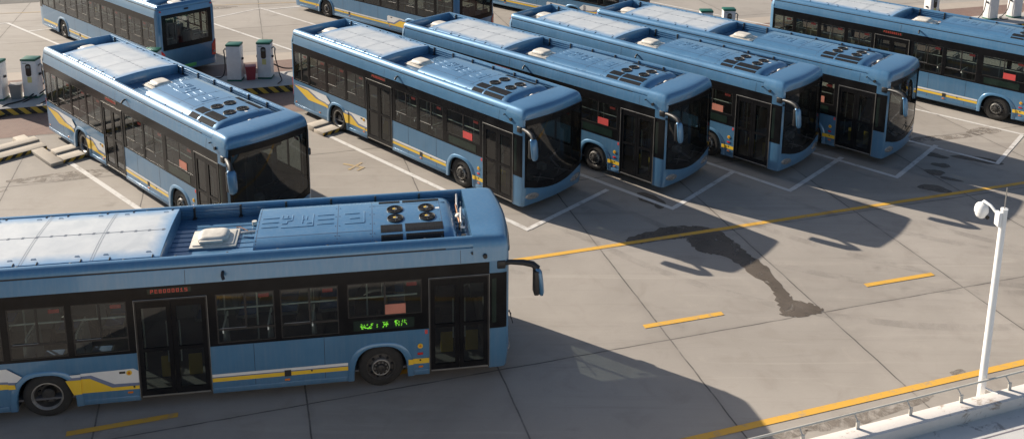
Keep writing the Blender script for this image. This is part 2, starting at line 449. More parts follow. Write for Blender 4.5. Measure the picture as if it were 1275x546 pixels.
# ------------------------------------------------------------------ the bus (front = +x, doors on the -y side)
W = 1.275
RW = (-8.27, -1.95)
XR, XF = -10.97, .25
REARC = [(-10.97, -1.275), (-11.07, -1.25), (-11.14, -1.18), (-11.17, -1.08), (-11.185, -.6), (-11.19, 0)]
FRONT = [(.25, -1.275), (.52, -1.273), (.602, -1.254), (.646, -1.208), (.665, -1.115), (.70, -.82), (.735, -.5), (.753, -.2), (.757, 0)]
def mirror(pts): return pts + [(x, -y) for x, y in reversed(pts[:-1])]
REAR = mirror(REARC); FRNT = mirror(FRONT)
def inset(pts, d, dx=0):
    out = []
    n = len(pts)
    for i, (x, y) in enumerate(pts):
        a = pts[max(i - 1, 0)]; b = pts[min(i + 1, n - 1)]
        t = Vector((b[0] - a[0], b[1] - a[1])).normalized(); nn = Vector((-t.y, t.x))
        out.append((x + nn.x * d, y + nn.y * d))
    return out
# REAR runs right->left seen going round the tail; the interior lies on its right hand
def arch(xc, hw, top, n=9):
    """notch outline from right foot to left foot (in x)"""
    pts = []
    for k in range(2 * n + 1):
        a = PI * k / (2 * n)
        c, s = math.cos(a), math.sin(a)
        e = .74
        pts.append((xc + hw * math.copysign(abs(c) ** e, c), .22 + (top - .22) * s ** e))
    return pts
def lower_poly(x0, x1, z0=.22, z1=1.24):
    p = [(x0, z1), (x0, z0)]
    for xc in RW:
        if x0 < xc < x1: p += [(q[0], max(q[1], z0)) for q in reversed(arch(xc, .535, .935))]
    p += [(x1, z0), (x1, z1)]
    return p
bus = empty('city_bus')

# body
b = MB()
for x0, x1 in ((XR, -6.57), (-5.22, -.975)): b.slab(lower_poly(x0, x1), BLUE, -W, -W + .045)
b.slab(lower_poly(XR, XF), BLUE, W - .045, W)
def ledge(x0, x1, sg):            # skirt rail standing 12 mm proud
    segs = []; cur = x0
    for xc in RW:
        if x0 < xc < x1: segs.append((cur, xc - .66)); cur = xc + .66
    segs.append((cur, x1))
    for a, c in segs:
        if c - a > .1:
            ya, yb = sorted((sg * (W - .01), sg * (W + .014)))
            b.box(a + .01, c - .01, ya, yb, .235, .335, BLUE, .008)
ledge(XR, -6.57, -1); ledge(-5.22, -.975, -1); ledge(XR, XF, 1)
# tail: lower panel, with bumper step; rounded corners up to the roof
def ring(pts, z): return [(x, y, z) for x, y in pts]
R0 = REAR
# find which way inset goes inward for REAR and FRNT
def inw(pts, d):
    q = inset(pts, d)
    m = len(pts) // 2
    inside = q[m][0] > pts[m][0] if pts is REAR else q[m][0] < pts[m][0]
    return q if inside else inset(pts, -d)
b.loft([ring(inw(REAR, .06), .26), ring(inw(REAR, .0), .30), ring(inw(REAR, -.015), .50), ring(inw(REAR, -.015), .56), ring(REAR, .585), ring(REAR, 1.24)], BLUE)
# pillars beside the rear window + strip over it
nR = len(REAR)
def sub(pts, i0, i1): return pts[i0:i1 + 1]
for seg in (sub(REAR, 0, 3), sub(REAR, nR - 4, nR - 1)): b.loft([ring(seg, 1.24), ring(seg, 2.70)], BLUE)
# roof side profile
PROF = [(0, 2.61), (.014, 2.70), (.046, 2.895), (.050, 2.908), (.072, 2.912), (.072, 2.936), (.055, 2.940), (.060, 2.975), (.075, 3.015), (.10, 3.052), (.135, 3.082), (.17, 3.098), (.20, 3.10), (.225, 3.09), (.235, 3.06), (.235, 2.80)]
for sg in (-1, 1):
    b.loft([[(x, sg * (W - d), z) for x in (XR, -5, -.08)] for d, z in PROF], BLUE)
b.loft([ring(inw(REAR, d), z) for d, z in [(0, 2.70), (.02, 2.78)] + PROF[2:]], BLUE)
# seams and dark gutter line (black strip filling the groove)
for sg in (-1, 1):
    b.box(XR, -.62, min(sg * (W - .054), sg * (W - .085)), max(sg * (W - .054), sg * (W - .085)), 2.911, 2.937, BLACKP)
# deck
b.box(-10.93, -.08, -1.04, 1.04, 2.70, 2.82, DECK)
for k in range(11): b.box(-10.9, -.1, -.95 + k * .19, -.935 + k * .19, 2.815, 2.832, DECK)
# ridges on inner faces of the side coamings
for sg in (-1, 1):
    for z in (2.875, 2.945, 3.015):
        ya, yb = sorted((sg * 1.043, sg * 1.015)); b.box(-10.7, -.12, ya, yb, z, z + .028, DECK, .006)
# front corners below, bumper, fascia corners
def zb(y): return .60 + .22 * (abs(y) / 1.15) ** 2
FS = FRNT
nF = len(FS)
fr = []
NZ = 7
for k in range(NZ):
    t = k / (NZ - 1)
    fr.append([(x - .05 * (1 - t) ** 2 * (1 if x > .5 else .3), y, .24 + t * ((zb(y) if abs(y) < 1.16 else zb(1.15)) - .24)) for x, y in FS])
b.loft(fr, BLUE)
# flanks of the nose from bumper top to fascia
for seg, sg in ((sub(FS, 0, 3), -1), (sub(FS, nF - 4, nF - 1), 1)):
    z0 = zb(1.15)
    b.loft([ring(seg, z0), ring(seg, 1.13)], BLUE)
    s2 = seg[2:] if sg < 0 else seg[:2]
    b.loft([ring(s2, 1.13), ring(s2, 2.42)], BLUE)
    b.loft([ring(seg, 2.36), ring(seg, 2.62)], BLUE)
# nose cowl
COWL = [(-.08, -1.275)] + FS + [(-.08, 1.275)]
LV = [(2.61, 0, 0), (2.80, .022, 0), (2.86, .030, .006), (2.93, .050, .016), (2.985, .066, .034), (3.03, .086, .068), (3.065, .112, .12), (3.088, .142, .20), (3.10, .17, .33), (3.106, .20, .55), (3.109, .22, .86), (3.11, .23, 1.)]
rings = []
for z, iy, fx in LV:
    k = (W - iy) / W
    rings.append([(x - fx * (x + .08), y * k, z + (.018 * (1 - (y / W) ** 2) * min(1, fx * 1.6))) for x, y in COWL])
nC = len(COWL)
b.loft([[r[i] for i in range(0, 5)] for r in rings[:2]], BLUE); b.loft([[r[i] for i in range(nC - 5, nC)] for r in rings[:2]], BLUE)
b.loft(rings[1:], BLUE)
b.loft([rings[-1], [(x, y, 2.8) for x, y, z in rings[-1]]], BLUE)
# cowl edge trim over the windscreen
b.tube([(x + .004, y, 2.80) for x, y in FS[3:-3]], .012, BLACKP, 6)
body = b.build('body', bus, 32)
# dark panel seams on the sides (sheet gaps)
b = MB()
for x in (-9.98, -10.3):
    pass
for sg in (-1, 1):
    for x in (-9.72, -4.4, -3.05) if sg < 0 else (-9.72, -7.2, -5.9, -4.6, -3.3):
        y = sg * (W + .0015); b.box(x - .004, x + .004, min(y, y - sg * .01), max(y, y - sg * .01), .34, 1.235, BLACKP)
    for x in (-.33, -5.6):
        b.loft([[(x + q, sg * (W + .002), 2.62), (x + q, sg * (W - .012), 2.70), (x + q, sg * (W - .042), 2.885)] for q in (-.004, .004)], BLACKP)
b.build('panel_seam', body, 0)

# wheel arch lips
def lip(xc, sg, mat=BLUE):
    m = MB()
    o = arch(xc, .66, 1.02); i = arch(xc, .53, .93)
    y0, y1, y2 = sg * (W + .001), sg * (W + .020), sg * (W - .05)
    oo = [(x, y0, z) for x, z in o]
    om = [(xc + (x - xc) * .975, y1, .22 + (z - .22) * .972) for x, z in o]
    im = [(xc + (x - xc) * 1.02, y1, .22 + (z - .22) * 1.01) for x, z in i]
    ii = [(x, y0, z) for x, z in i]
    ib = [(x, y2, z) for x, z in i]
    m.loft([oo, om, im, ii, ib], mat)
    return m
for xc in RW:
    for sg in (-1, 1): lip(xc, sg).build('wheel_arch', bus, 50)

# underside and wheel housings
b = MB()
for a, c in ((-10.95, -8.86), (-7.68, -2.54), (-1.36, .5)): b.box(a, c, -1.2, 1.2, .22, .34, BLACKP)
b.box(-10.95, .45, -.62, .62, .20, .40, BLACKP)
for xc in RW:
    for sg in (-1, 1):
        a = arch(xc, .56, .98); y0, y1 = sg * 1.235, sg * .70
        b.loft([[(x, y0, z) for x, z in a], [(x, y1, z) for x, z in a]], BLACKP)
        b.poly(a, BLACKP, 'y', y1)
    b.tube([(xc, -1.0, .45), (xc, 1.0, .45)], .09, BLACKP)
b.build('chassis', bus, 40)

# interior lining, floor, ceiling
b = MB()
b.box(-10.98, .58, -1.2, 1.2, .36, .40, FLOORM)
b.build('floor', bus, 0)
b = MB()
b.box(-10.98, .40, -1.2, 1.2, 2.64, 2.69, INT)
for s_ in (-.35, .35): b.box(-10.6, -.4, s_ - .06, s_ + .06, 2.615, 2.645, RAILM)
for x0, x1, y in ((-10.95, -6.57, -1.226), (-5.22, -.975, -1.226), (-10.95, .25, 1.226)): b.slab(lower_poly(x0, x1, .36), INT, min(y, y * .99), max(y, y * .99))
b.box(-11.0, -10.9, -1.15, 1.15, .40, 1.24, INT)
b.build('interior_lining', bus, 0)

# black window surround with the openings left clear
RWIN = [(-10.90, -10.04, 0), (-9.93, -8.95, 1), (-8.83, -7.80, 1), (-7.69, -6.70, 1), (-5.07, -3.97, 1), (-3.86, -2.75, 1), (-2.57, -1.11, 2)]
LWIN = [(-10.88, -9.86, 1), (-9.74, -8.62, 1), (-8.50, -7.38, 1), (-7.26, -6.14, 1), (-6.02, -4.90, 1), (-4.78, -3.66, 1), (-3.54, -2.42, 1), (-2.30, -1.18, 1), (-1.05, .22, 0)]
b = MB()
def surround(sg, wins, x0, x1, gaps):
    ya, yb = sorted((sg * (W - .004), sg * (W - .045)))
    b.box(x0, x1, ya, yb, 2.345, 2.61, BLACKG)
    edges = [x0]
    cuts = sorted([(w[0], w[1]) for w in wins] + gaps)
    cur = x0
    for a, c in cuts:
        if a > cur: b.box(cur, a, ya, yb, 1.242, 2.345, BLACKG)
        cur = c
    if cur < x1: b.box(cur, x1, ya, yb, 1.242, 2.345, BLACKG)
    for a, c, k in wins:
        b.box(a, c, ya, yb, 1.242, 1.60 if k == 2 else 1.29, BLACKG)
surround(-1, RWIN, XR, XF, [(-6.57, -5.22), (-.975, .25)])
surround(1, LWIN, XR, XF, [])
b.build('window_surround', bus, 0)
def window(a, c, k, sg):
    z0 = 1.60 if k == 2 else 1.29; z1 = 2.345
    f = MB(); y = sg * (W - .016)
    f.quad((a, y, z0), (c, y, z0), (c, y, z1), (a, y, z1), GLASS)
    o = f.build('window', bus, 0)
    g = MB(); ya, yb = sorted((sg * (W - .010), sg * (W - .04)))
    t = .022
    for x0, x1, za, zb_ in ((a, a + t, z0, z1), (c - t, c, z0, z1), (a + t, c - t, z0, z0 + t), (a + t, c - t, z1 - t, z1)): g.box(x0, x1, ya, yb, za, zb_, FRAME)
    if k == 1:
        g.box(a + t, c - t, ya, yb, 1.56, 1.605, FRAME); g.box((a + c) / 2 - .018, (a + c) / 2 + .018, ya, yb, 1.605, z1 - t, FRAME)
        g.tube([(a + .06, sg * (W - .005), 1.612), ((a + c) / 2, sg * (W - .005), 1.612)], .006, ALU, 6)
    elif k == 2:
        g.box((a + c) / 2 - .018, (a + c) / 2 + .018, ya, yb, z0 + t, z1 - t, FRAME)
    else:
        g.box((a + c) / 2 - .03, (a + c) / 2 + .03, ya, yb, z0 + t, z1 - t, FRAME)
    g.build('window_frame', o, 0)
    h = MB(); ys = sg * (W - .030); h.box(c - .30, c - .10, min(ys, ys + .004), max(ys, ys + .004), 2.20, 2.28, REDN)
    h.build('red_sticker', o, 0)
for a, c, k in RWIN: window(a, c, k, -1)
for a, c, k in LWIN: window(a, c, k, 1)

# doors
def door(x0, x1):
    f = MB(); t = .035; z0, z1 = .275, 2.345
    ya, yb = -W + .002, -W + .05
    f.box(x0, x0 + t, -W - .006, yb, z0, z1, FRAME); f.box(x1 - t, x1, -W - .006, yb, z0, z1, FRAME)
    f.box(x0 + t, x1 - t, -W - .006, yb, z1 - t, z1, FRAME); f.box(x0 + t, x1 - t, -W - .006, yb, z0, z0 + .03, ALU)
    for xx in (x0 + .004, x1 - .004): f.tube([(xx, -W - .009, z0), (xx, -W - .009, z1)], .006, ALU, 6)
    f.tube([(x0, -W - .009, z1 + .002), (x1, -W - .009, z1 + .002)], .006, ALU, 6)
    f.box(x0 + t, x1 - t, -W + .06, -W + .5, .30, .36, FLOORM)
    d = f.build('door', bus, 30)
    xm = (x0 + x1) / 2
    for a, c in ((x0 + t, xm - .004), (xm + .004, x1 - t)):
        l = MB(); p = .085
        for u0, u1, za, zb_ in ((a, a + p, z0 + .03, z1 - t), (c - p, c, z0 + .03, z1 - t), (a + p, c - p, z1 - t - .14, z1 - t), (a + p, c - p, z0 + .03, z0 + .14), (a + p, c - p, 1.24, 1.31)):
            l.box(u0, u1, ya, yb - .012, za, zb_, BLACKG)
        l.quad((a + p, -W + .02, z0 + .14), (c - p, -W + .02, z0 + .14), (c - p, -W + .02, 1.24), (a + p, -W + .02, 1.24), DGLASS)
        l.quad((a + p, -W + .02, 1.31), (c - p, -W + .02, 1.31), (c - p, -W + .02, z1 - t - .14), (a + p, -W + .02, z1 - t - .14), DGLASS)
        xs = c - p - .03 if c < xm + .1 else a + p + .03
        l.tube([(xs, -W + .07, .95), (xs, -W + .09, 1.02), (xs, -W + .09, 1.75), (xs, -W + .07, 1.82)], .014, RAILM, 6)
        l.build('door_leaf', d, 30)
    for xx in (xm - .22, xm + .30):
        l = MB(); l.box(xx - .13, xx + .13, -W + .40, -W + .44, .40, .86, YPAD, .02); l.build('yellow_panel', d, 30)
    return d
door(-6.57, -5.22); door(-.975, .25)
# sign boxes
s_ = MB(); s_.box(-6.30, -5.50, -W - .002, -W + .004, 2.455, 2.565, LEDP); sb = s_.build('route_display', bus, 0)
G5 = {'P': ['111', '101', '111', '100', '100'], '8': ['111', '101', '111', '101', '111'], '0': ['111', '101', '101', '101', '111'], 'E': ['111', '100', '111', '100', '111'], '1': ['010', '110', '010', '010', '111'], 'S': ['111', '100', '111', '001', '111']}
s_ = MB()
for i, ch in enumerate('PE800001S'):
    for r, row in enumerate(G5[ch]):
        for c, v in enumerate(row):
            if v == '1':
                x = -6.24 + i * .078 + c * .018; z = 2.545 - r * .0155
                s_.box(x, x + .0155, -W - .006, -W - .001, z - .014, z, REDLED)
s_.build('red_lettering', sb, 0)
s_ = MB(); s_.box(-2.47, -1.27, -W - .002, -W + .004, 1.315, 1.535, LEDP); sb = s_.build('destination_display', bus, 0)
ROWS = {  # lit columns of the dot matrix, row by row (0 = top)
 0: [61, 62, 63, 64, 72, 75], 1: [42, 44, 47, 49, 60, 61, 62, 66, 72, 75, 77], 2: [9, 10, 25, 26, 27, 43, 44, 47, 60, 61, 62, 63, 67, 71, 75], 3: [11, 14, 18, 19, 24, 25, 47, 49, 61, 62, 66, 72, 74],
 4: [10, 14, 18, 25, 26, 33, 34, 43, 44, 45, 46, 47, 48, 49, 61, 63, 64, 67, 75, 76], 5: [8, 9, 10, 12, 15, 24, 25, 33, 44, 45, 46, 47, 48, 49, 50, 62, 63, 64, 70, 77], 6: [9, 10, 11, 12, 13, 14, 22, 23, 44, 47, 61, 66, 71, 78], 7: [10, 13, 14, 15, 16, 21, 22, 33, 34, 43, 47, 48, 62, 66, 67, 70, 78],
 8: [10, 11, 15, 16, 17, 18, 19, 20, 21, 22, 23, 24, 25, 33, 42, 43, 47, 62, 66, 70], 9: [10, 11, 12, 19, 20, 22, 23, 24, 42]}
s_ = MB()
for r, cs in ROWS.items():
    for c in cs:
        x = -2.445 + c * .01305; z = 1.49 - r * .0145
        s_.box(x, x + .0105, -W - .006, -W - .001, z - .0105, z, LED)
s_.build('led_lettering', sb, 0)

# windscreen, rear glass, nose side glass
b = MB()
seg = FS[3:-3]
NL = 6
rr = []
for k in range(NL):
    t = k / (NL - 1)
    rr.append([(x - .006 - .02 * t, y * .995, zb(y) + .004 + t * (2.81 - zb(y))) for x, y in seg])
b.loft(rr, WGLASS)
ws = b.build('windscreen', bus, 60)
b = MB()   # black frit round the edge of the screen
o0 = [(x + .002, y * .995, zb(y) + .006) for x, y in seg]; o1 = [(x + .002, y * .995, zb(y) + .20) for x, y in seg]
b.loft([o0, o1], BLACKG)
b.loft([[(x - .012, y * .995, 2.62) for x, y in seg], [(x - .014, y * .995, 2.79) for x, y in seg]], BLACKG)
for e in (0, -1):
    p0, p1 = (seg[0], seg[1]) if e == 0 else (seg[-1], seg[-2])
    q = (p0[0] + (p1[0] - p0[0]) * .7, p0[1] + (p1[1] - p0[1]) * .7)
    b.loft([[(p0[0] - .001, p0[1] * .995, z), (q[0] - .001, q[1] * .995, z)] for z in (zb(p0[1]) + .1, 1.7, 2.70)], BLACKG)
b.build('windscreen_border', ws, 0)
for y0, y1 in ((-.15, -.95), (.65, -.1)):
    m = MB(); xx = .80
    m.tube([(xx, y0, .80), (xx, (y0 + y1) / 2, .98), (xx - .06, y1, 1.12)], .012, BLACKP, 6); m.tube([(xx - .0, (y0 + y1) / 2 - .3, .93), (xx - .05, y1 + .3, 1.12)], .010, BLACKP, 6)
    m.build('wiper', ws, 40)
for sg, sgm in ((-1, sub(FS, 0, 2)), (1, sub(FS, nF - 3, nF - 1))):
    b = MB(); b.loft([ring(sgm, 1.132), ring(sgm, 2.36)], BLACKG)
    b.build('nose_panel', bus, 40)
for sg, pts in ((-1, [(.30, -1.277), (.39, -1.270), (.455, -1.249)]), (1, [(.30, 1.277), (.39, 1.270), (.455, 1.249)])):
    b = MB(); b.loft([[(x, y + sg * .004, z) for x, y in pts] for z in (1.26, 2.24)], LEDP)
    b.build('quarter_window', bus, 40)
b = MB()
seg = REAR[3:-3]
b.loft([[(x + .004, y, z) for x, y in seg] for z in (1.46, 2.56)], RGLASS)
rw = b.build('rear_window', bus, 60)
b = MB()
for z0, z1 in ((1.242, 1.46), (2.56, 2.70)): b.loft([[(x + .001, y, z) for x, y in seg] for z in (z0, z1)], BLACKG)
for s0 in (seg[:2], seg[-2:]):
    p, q = s0 if s0 is not seg[-2:] else (s0[1], s0[0])
sgn_ = 1
for sy in (-1, 1): b.loft([[(-11.171, sy * 1.08, z), (-11.176, sy * .90, z)] for z in (1.46, 2.56)], BLACKG)
b.build('rear_window_border', rw, 0)
# tail lamps, plate, small lamps
for sy in (-1, 1):
    m = MB(); pts = [(1.02, .66), (1.215, .62), (1.24, 1.30), (1.15, 1.24), (1.04, 1.12)]
    def xr(y): return -11.178 if y < 1.1 else -11.178 + (y - 1.1) * .42
    fr_ = [(xr(y) - .012, sy * y, z) for y, z in pts]; bk = [(xr(y) + .03, sy * y, z) for y, z in pts]
    m.add(fr_ + bk, [(0, 1, 2, 3, 4)] + [(i, (i + 1) % 5, 5 + (i + 1) % 5, 5 + i) for i in range(5)], REDL)
    t = m.build('tail_light', bus, 30)
    m = MB(); m.disc((xr(1.12) - .02, sy * 1.12, .80), .05, LAMPG, 'x', 14, .02); m.build('reversing_lamp', t, 30)
    m = MB(); m.disc((-11.14, sy * 1.10, 2.86), .035, REDL, 'x', 12, .06); m.build('marker_lamp', bus, 30)
m = MB(); m.box(-11.215, -11.20, -.28, .22, .38, .52, PLATE, .004); m.build('number_plate', bus, 30)
m = MB(); m.box(-11.225, -11.17, -.08, .08, 2.80, 2.87, BLACKP, .015); m.build('rear_camera', bus, 30)
# headlights
def on_front(y):
    a = FS
    for i in range(len(a) - 1):
        if (a[i][1] - y) * (a[i + 1][1] - y) <= 0 and a[i][1] != a[i + 1][1]:
            t = (y - a[i][1]) / (a[i + 1][1] - a[i][1]); return a[i][0] + t * (a[i + 1][0] - a[i][0])
    return .78
for sy in (-1, 1):
    m = MB(); rings_ = []
    for sc, pr in ((1., -.004), (.96, .016), (.72, .024), (.3, .028), (.02, .028)):
        rg = []
        for k in range(20):
            a = 2 * PI * k / 20; y = .92 + .25 * sc * math.cos(a); z = .50 + .105 * sc * math.sin(a) + .035 * sc * math.cos(a)
            t = (z - .24) / (zb(y) - .24)
            rg.append((on_front(y) - .05 * (1 - t) ** 2 + pr, sy * y, z))
        rings_.append(rg)
    m.loft(rings_, LAMPG, True)
    h = m.build('headlight', bus, 50)
    for yy in (.85, .98):
        m = MB(); m.disc((on_front(yy) + .018, sy * yy,   .50 + (yy - .92) * .15), .045, ALU, 'x', 14, .02); m.build('lamp_bowl', h, 40)
m = MB(); m.disc((.585, .05, 3.02), .045, BLACKP, 'x', 12, .10); m.build('front_camera', bus, 40)
m = MB(); m.tube([(-4.9, -W + .02, 2.80), (-4.9, -W - .06, 2.77), (-4.87, -W - .12, 2.72)], .03, BLACKP, 8); m.build('side_camera', bus, 40)
for x, z, r in ((-.10, 2.82, .018), (.16, 2.74, .045)):
    m = MB(); m.disc((x, -W, z), r, BLACKP, 'y', 12, .06); m.build('side_sensor', bus, 40)
# mirrors
m = MB()
m.tube([(.50, -1.20, 2.52), (.68, -1.27, 2.57), (.92, -1.36, 2.59), (1.10, -1.42, 2.57), (1.20, -1.45, 2.48)], [.055, .05, .06, .065, .07], BLACKP, 10)
m.box(.40, .58, -1.30, -1.16, 2.44, 2.62, BLACKP, .03)
arm = m.build('mirror', bus, 50)
m = MB(); rg = []
for z, s1, dx in ((2.52, .03, -.06), (2.50, .09, -.04), (2.42, .125, 0), (2.2, .13, .03), (2.0, .12, .05), (1.93, .09, .055), (1.90, .03, .05)):
    rg.append([(1.22 + dx + .065 * min(1, s1 * 8) * math.cos(a), -1.46 + s1 * math.sin(a), z) for a in [2 * PI * k / 14 for k in range(14)]])
m.loft(rg, BLUE, True, True, True)
m.build('mirror_head', arm, 60)
m = MB(); m.box(1.11, 1.22, -1.575, -1.345, 1.95, 2.48, BLACKP, .03)
m.build('mirror_back', arm, 40)
m = MB(); m.box(.50, .60, 1.24, 1.325, 1.90, 2.10, BLACKP, .03)
m.build('side_mirror', bus, 40)

# wheels
def wheel(xc, sg, rear):
    m = MB(); c = (xc, sg * 1.235, .455)
    m.revolve([(.27, -.26), (.40, -.27), (.445, -.24), (.455, -.20), (.455, -.06), (.447, -.03), (.42, -.005), (.36, .012), (.30, .010), (.285, -.005), (.27, -.02)], RUBBER, c, 40, 'y', sg)
    for r_ in (-.09, -.13, -.17): pass
    w = m.build('wheel', bus, 40)
    m = MB()
    if rear:
        m.revolve([(.285, -.005), (.292, .008), (.275, .012), (.262, -.01), (.25, -.03)], RIMRING, c, 40, 'y', sg)
        m.revolve([(.25, -.03), (.238, -.10), (.225, -.15), (.17, -.165), (.12, -.165)], STEEL, c, 40, 'y', sg)
        m.revolve([(.12, -.165), (.12, -.06), (.105, -.045), (.03, -.04), (.001, -.04)], HUB, c, 28, 'y', sg)
        rh, oh = .192, -.158
    else:
        m.revolve([(.285, -.005), (.29, .004), (.275, .006), (.262, -.015), (.25, -.03)], STEEL, c, 40, 'y', sg)
        m.revolve([(.25, -.03), (.21, -.02), (.185, .01)], STEEL, c, 40, 'y', sg)
        m.revolve([(.185, .01), (.178, .035), (.165, .042), (.155, .036)], RIMRING, c, 40, 'y', sg)
        m.revolve([(.155, .036), (.15, .028), (.09, .036), (.08, .075), (.05, .085), (.001, .086)], HUB, c, 28, 'y', sg)
        rh, oh = .222, -.018
        for k in range(10):
            a = 2 * PI * k / 10
            m.disc((c[0] + .125 * math.cos(a), c[1] + sg * .04, c[2] + .125 * math.sin(a)), .014, ALU, 'y', 8, .035)
    for k in range(9):
        a = 2 * PI * (k + .3) / 9
        m.disc((c[0] + rh * math.cos(a), c[1] + sg * oh, c[2] + rh * math.sin(a)), .026, GRILLE, 'y', 10, .03)
    m.build('rim', w, 40)
    if rear:
        m = MB(); m.revolve([(.27, -.62), (.42, -.62), (.455, -.58), (.455, -.36), (.42, -.32), (.27, -.32)], RUBBER, c, 32, 'y', sg); m.build('inner_tyre', w, 40)
for xc, rear in ((RW[0], True), (RW[1], False)):
    for sg in (-1, 1): wheel(xc, sg, rear)

# painted stripes
def clip(poly, x, keep_less):
    out = []
    for i in range(len(poly)):
        a, c = poly[i], poly[(i + 1) % len(poly)]
        ia = (a[0] <= x) if keep_less else (a[0] >= x); ic = (c[0] <= x) if keep_less else (c[0] >= x)
        if ia: out.append(a)
        if ia != ic:
            t = (x - a[0]) / (c[0] - a[0]); out.append((x, a[1] + t * (c[1] - a[1])))
    return out
def inlip(x, z, xc): return True
def decal(m, poly, mat, sg):
    parts = [(poly, .004)]
    for xc in RW:
        lo, hi = xc - .645, xc + .645
        nxt = []
        for p, d in parts:
            if max(q[0] for q in p) <= lo or min(q[0] for q in p) >= hi: nxt.append((p, d)); continue
            for q, dd in ((clip(p, lo, True), d), (clip(clip(p, lo, False), hi, True), .026), (clip(p, hi, False), d)):
                if len(q) >= 3: nxt.append((q, dd))
        parts = nxt
    for p, d in parts: m.poly(p, mat, 'y', sg * (W + d))
    for xc in RW:
        for x in (xc - .645, xc + .645):
            zs = sorted(q[1] for p, d in parts if d > .01 for q in p if abs(q[0] - x) < 1e-6)
            if len(zs) >= 2 and any(abs(q[0] - x) < 1e-6 for p, d in parts if d < .01 for q in p):
                m.quad((x, sg * (W + .004), zs[0]), (x, sg * (W + .026), zs[0]), (x, sg * (W + .026), zs[-1]), (x, sg * (W + .004), zs[-1]), mat)
yel = [[(-10.95, 1.05), (-10.1, 1.04), (-9.56, .86), (-8.80, .80), (-8.79, .71), (-10.05, .69)],
       [(-7.90, .79), (-7.47, .785), (-7.07, .55), (-6.575, .55), (-6.575, .474), (-7.63, .482), (-7.77, .47)],
       [(-5.215, .552), (-2.60, .552), (-2.60, .468), (-5.215, .468)], [(-1.40, .595), (-.98, .585), (-.98, .475), (-1.40, .475)]]
whi = [[(-10.9, 1.10), (-10.03, 1.135), (-8.9, 1.13), (-8.66, .95), (-8.76, .85), (-9.38, .89), (-10.02, 1.08)],
       [(-7.82, .90), (-6.66, .92), (-6.575, .865), (-6.575, .61), (-7.03, .622), (-7.44, .85), (-7.78, .842)],
       [(-5.215, .635), (-2.60, .635), (-2.60, .575), (-5.215, .575)]]
sla = [[(-7.80, .838), (-7.44, .846), (-7.03, .618), (-6.575, .606), (-6.575, .554), (-7.065, .554), (-7.466, .789), (-7.88, .794)],
       [(-10.9, 1.098), (-10.03, 1.076), (-9.385, .888), (-8.78, .846), (-8.80, .804), (-9.56, .864), (-10.1, 1.044), (-10.95, 1.054)],
       [(-5.215, .573), (-2.60, .573), (-2.60, .554), (-5.215, .554)]]
for nm, ps, mt in (('yellow_stripe', yel, YELL), ('white_stripe', whi, WHITE), ('slate_stripe', sla, SLATE)):
    for sg in (-1, 1):
        extra = []
        if sg > 0 and nm != 'slate_stripe':
            z0, z1 = ((.468, .552) if nm == 'yellow_stripe' else (.575, .635))
            extra.append([(-6.58, z1), (-5.215, z1), (-5.215, z0), (-6.58, z0)])
            if nm == 'yellow_stripe': extra.append([(-.98, .585), (.25, .585), (.25, .475), (-.98, .475)])
        for p in ps + extra:
            m = MB(); decal(m, p, mt, sg); m.build(nm, bus, 0, recalc=False)
# small side lamps and flaps
def dots(sg):
    for x, z, r, mt, nm in ((-1.157, .872, .052, LAMPY, 'safety_valve'), (-6.745, .84, .052, LAMPY, 'safety_valve')):
        if sg > 0: continue
        m = MB(); m.disc((x, sg * (W + .004), z), r, mt, 'y', 18, .02); m.disc((x, sg * (W + .012), z), r * .5, AMBER, 'y', 14, .016); m.build(nm, bus, 40)
    for x, z, w_, h_, mt in ((-1.16, .70, .11, .05, REDL), (-1.152, .408, .09, .04, AMBER), (-6.75, .415, .10, .04, AMBER), (-3.79, .385, .10, .04, AMBER), (-9.35, .40, .09, .04, AMBER), (-10.85, .42, .07, .04, AMBER)):
        if sg > 0 and x == -1.16: continue
        m = MB(); ya, yb = sorted((sg * (W - .002), sg * (W + .014))); m.box(x - w_ / 2, x + w_ / 2, ya, yb, z - h_ / 2, z + h_ / 2, mt, .006); m.build('marker_lamp', bus, 30)
    for x, z, w_, h_ in ((-3.775, .525, .13, .135), (-3.31, .535, .035, .03), (-6.67, .53, .035, .035), (-1.16, .555, .035, .035), (-6.87, .855, .11, .045)):
        ya, yb = sorted((sg * (W - .002), sg * (W + .009))); m = MB(); m.box(x - w_ / 2, x + w_ / 2, ya, yb, z - h_ / 2, z + h_ / 2, BLACKP); m.build('flap', bus, 0)
dots(-1); dots(1)
m = MB(); m.box(-1.06, -1.005, -W - .004, -W + .002, 1.13, 1.22, REDN); m.build('red_notice', bus, 0)
m = MB(); m.box(-1.84, -1.435, -W + .004, -W + .008, 1.63, 1.845, simple('pink_notice', (.52, .20, .14), .6)); m.build('paper_notice', bus, 0)
m = MB(); m.box(-1.84, -1.435, -W + .004, -W + .008, 1.63, 1.845, REDN); rn = m.build('paper_notice', bus, 0); RED_NOTICE = rn.data; bpy.data.objects.remove(rn)

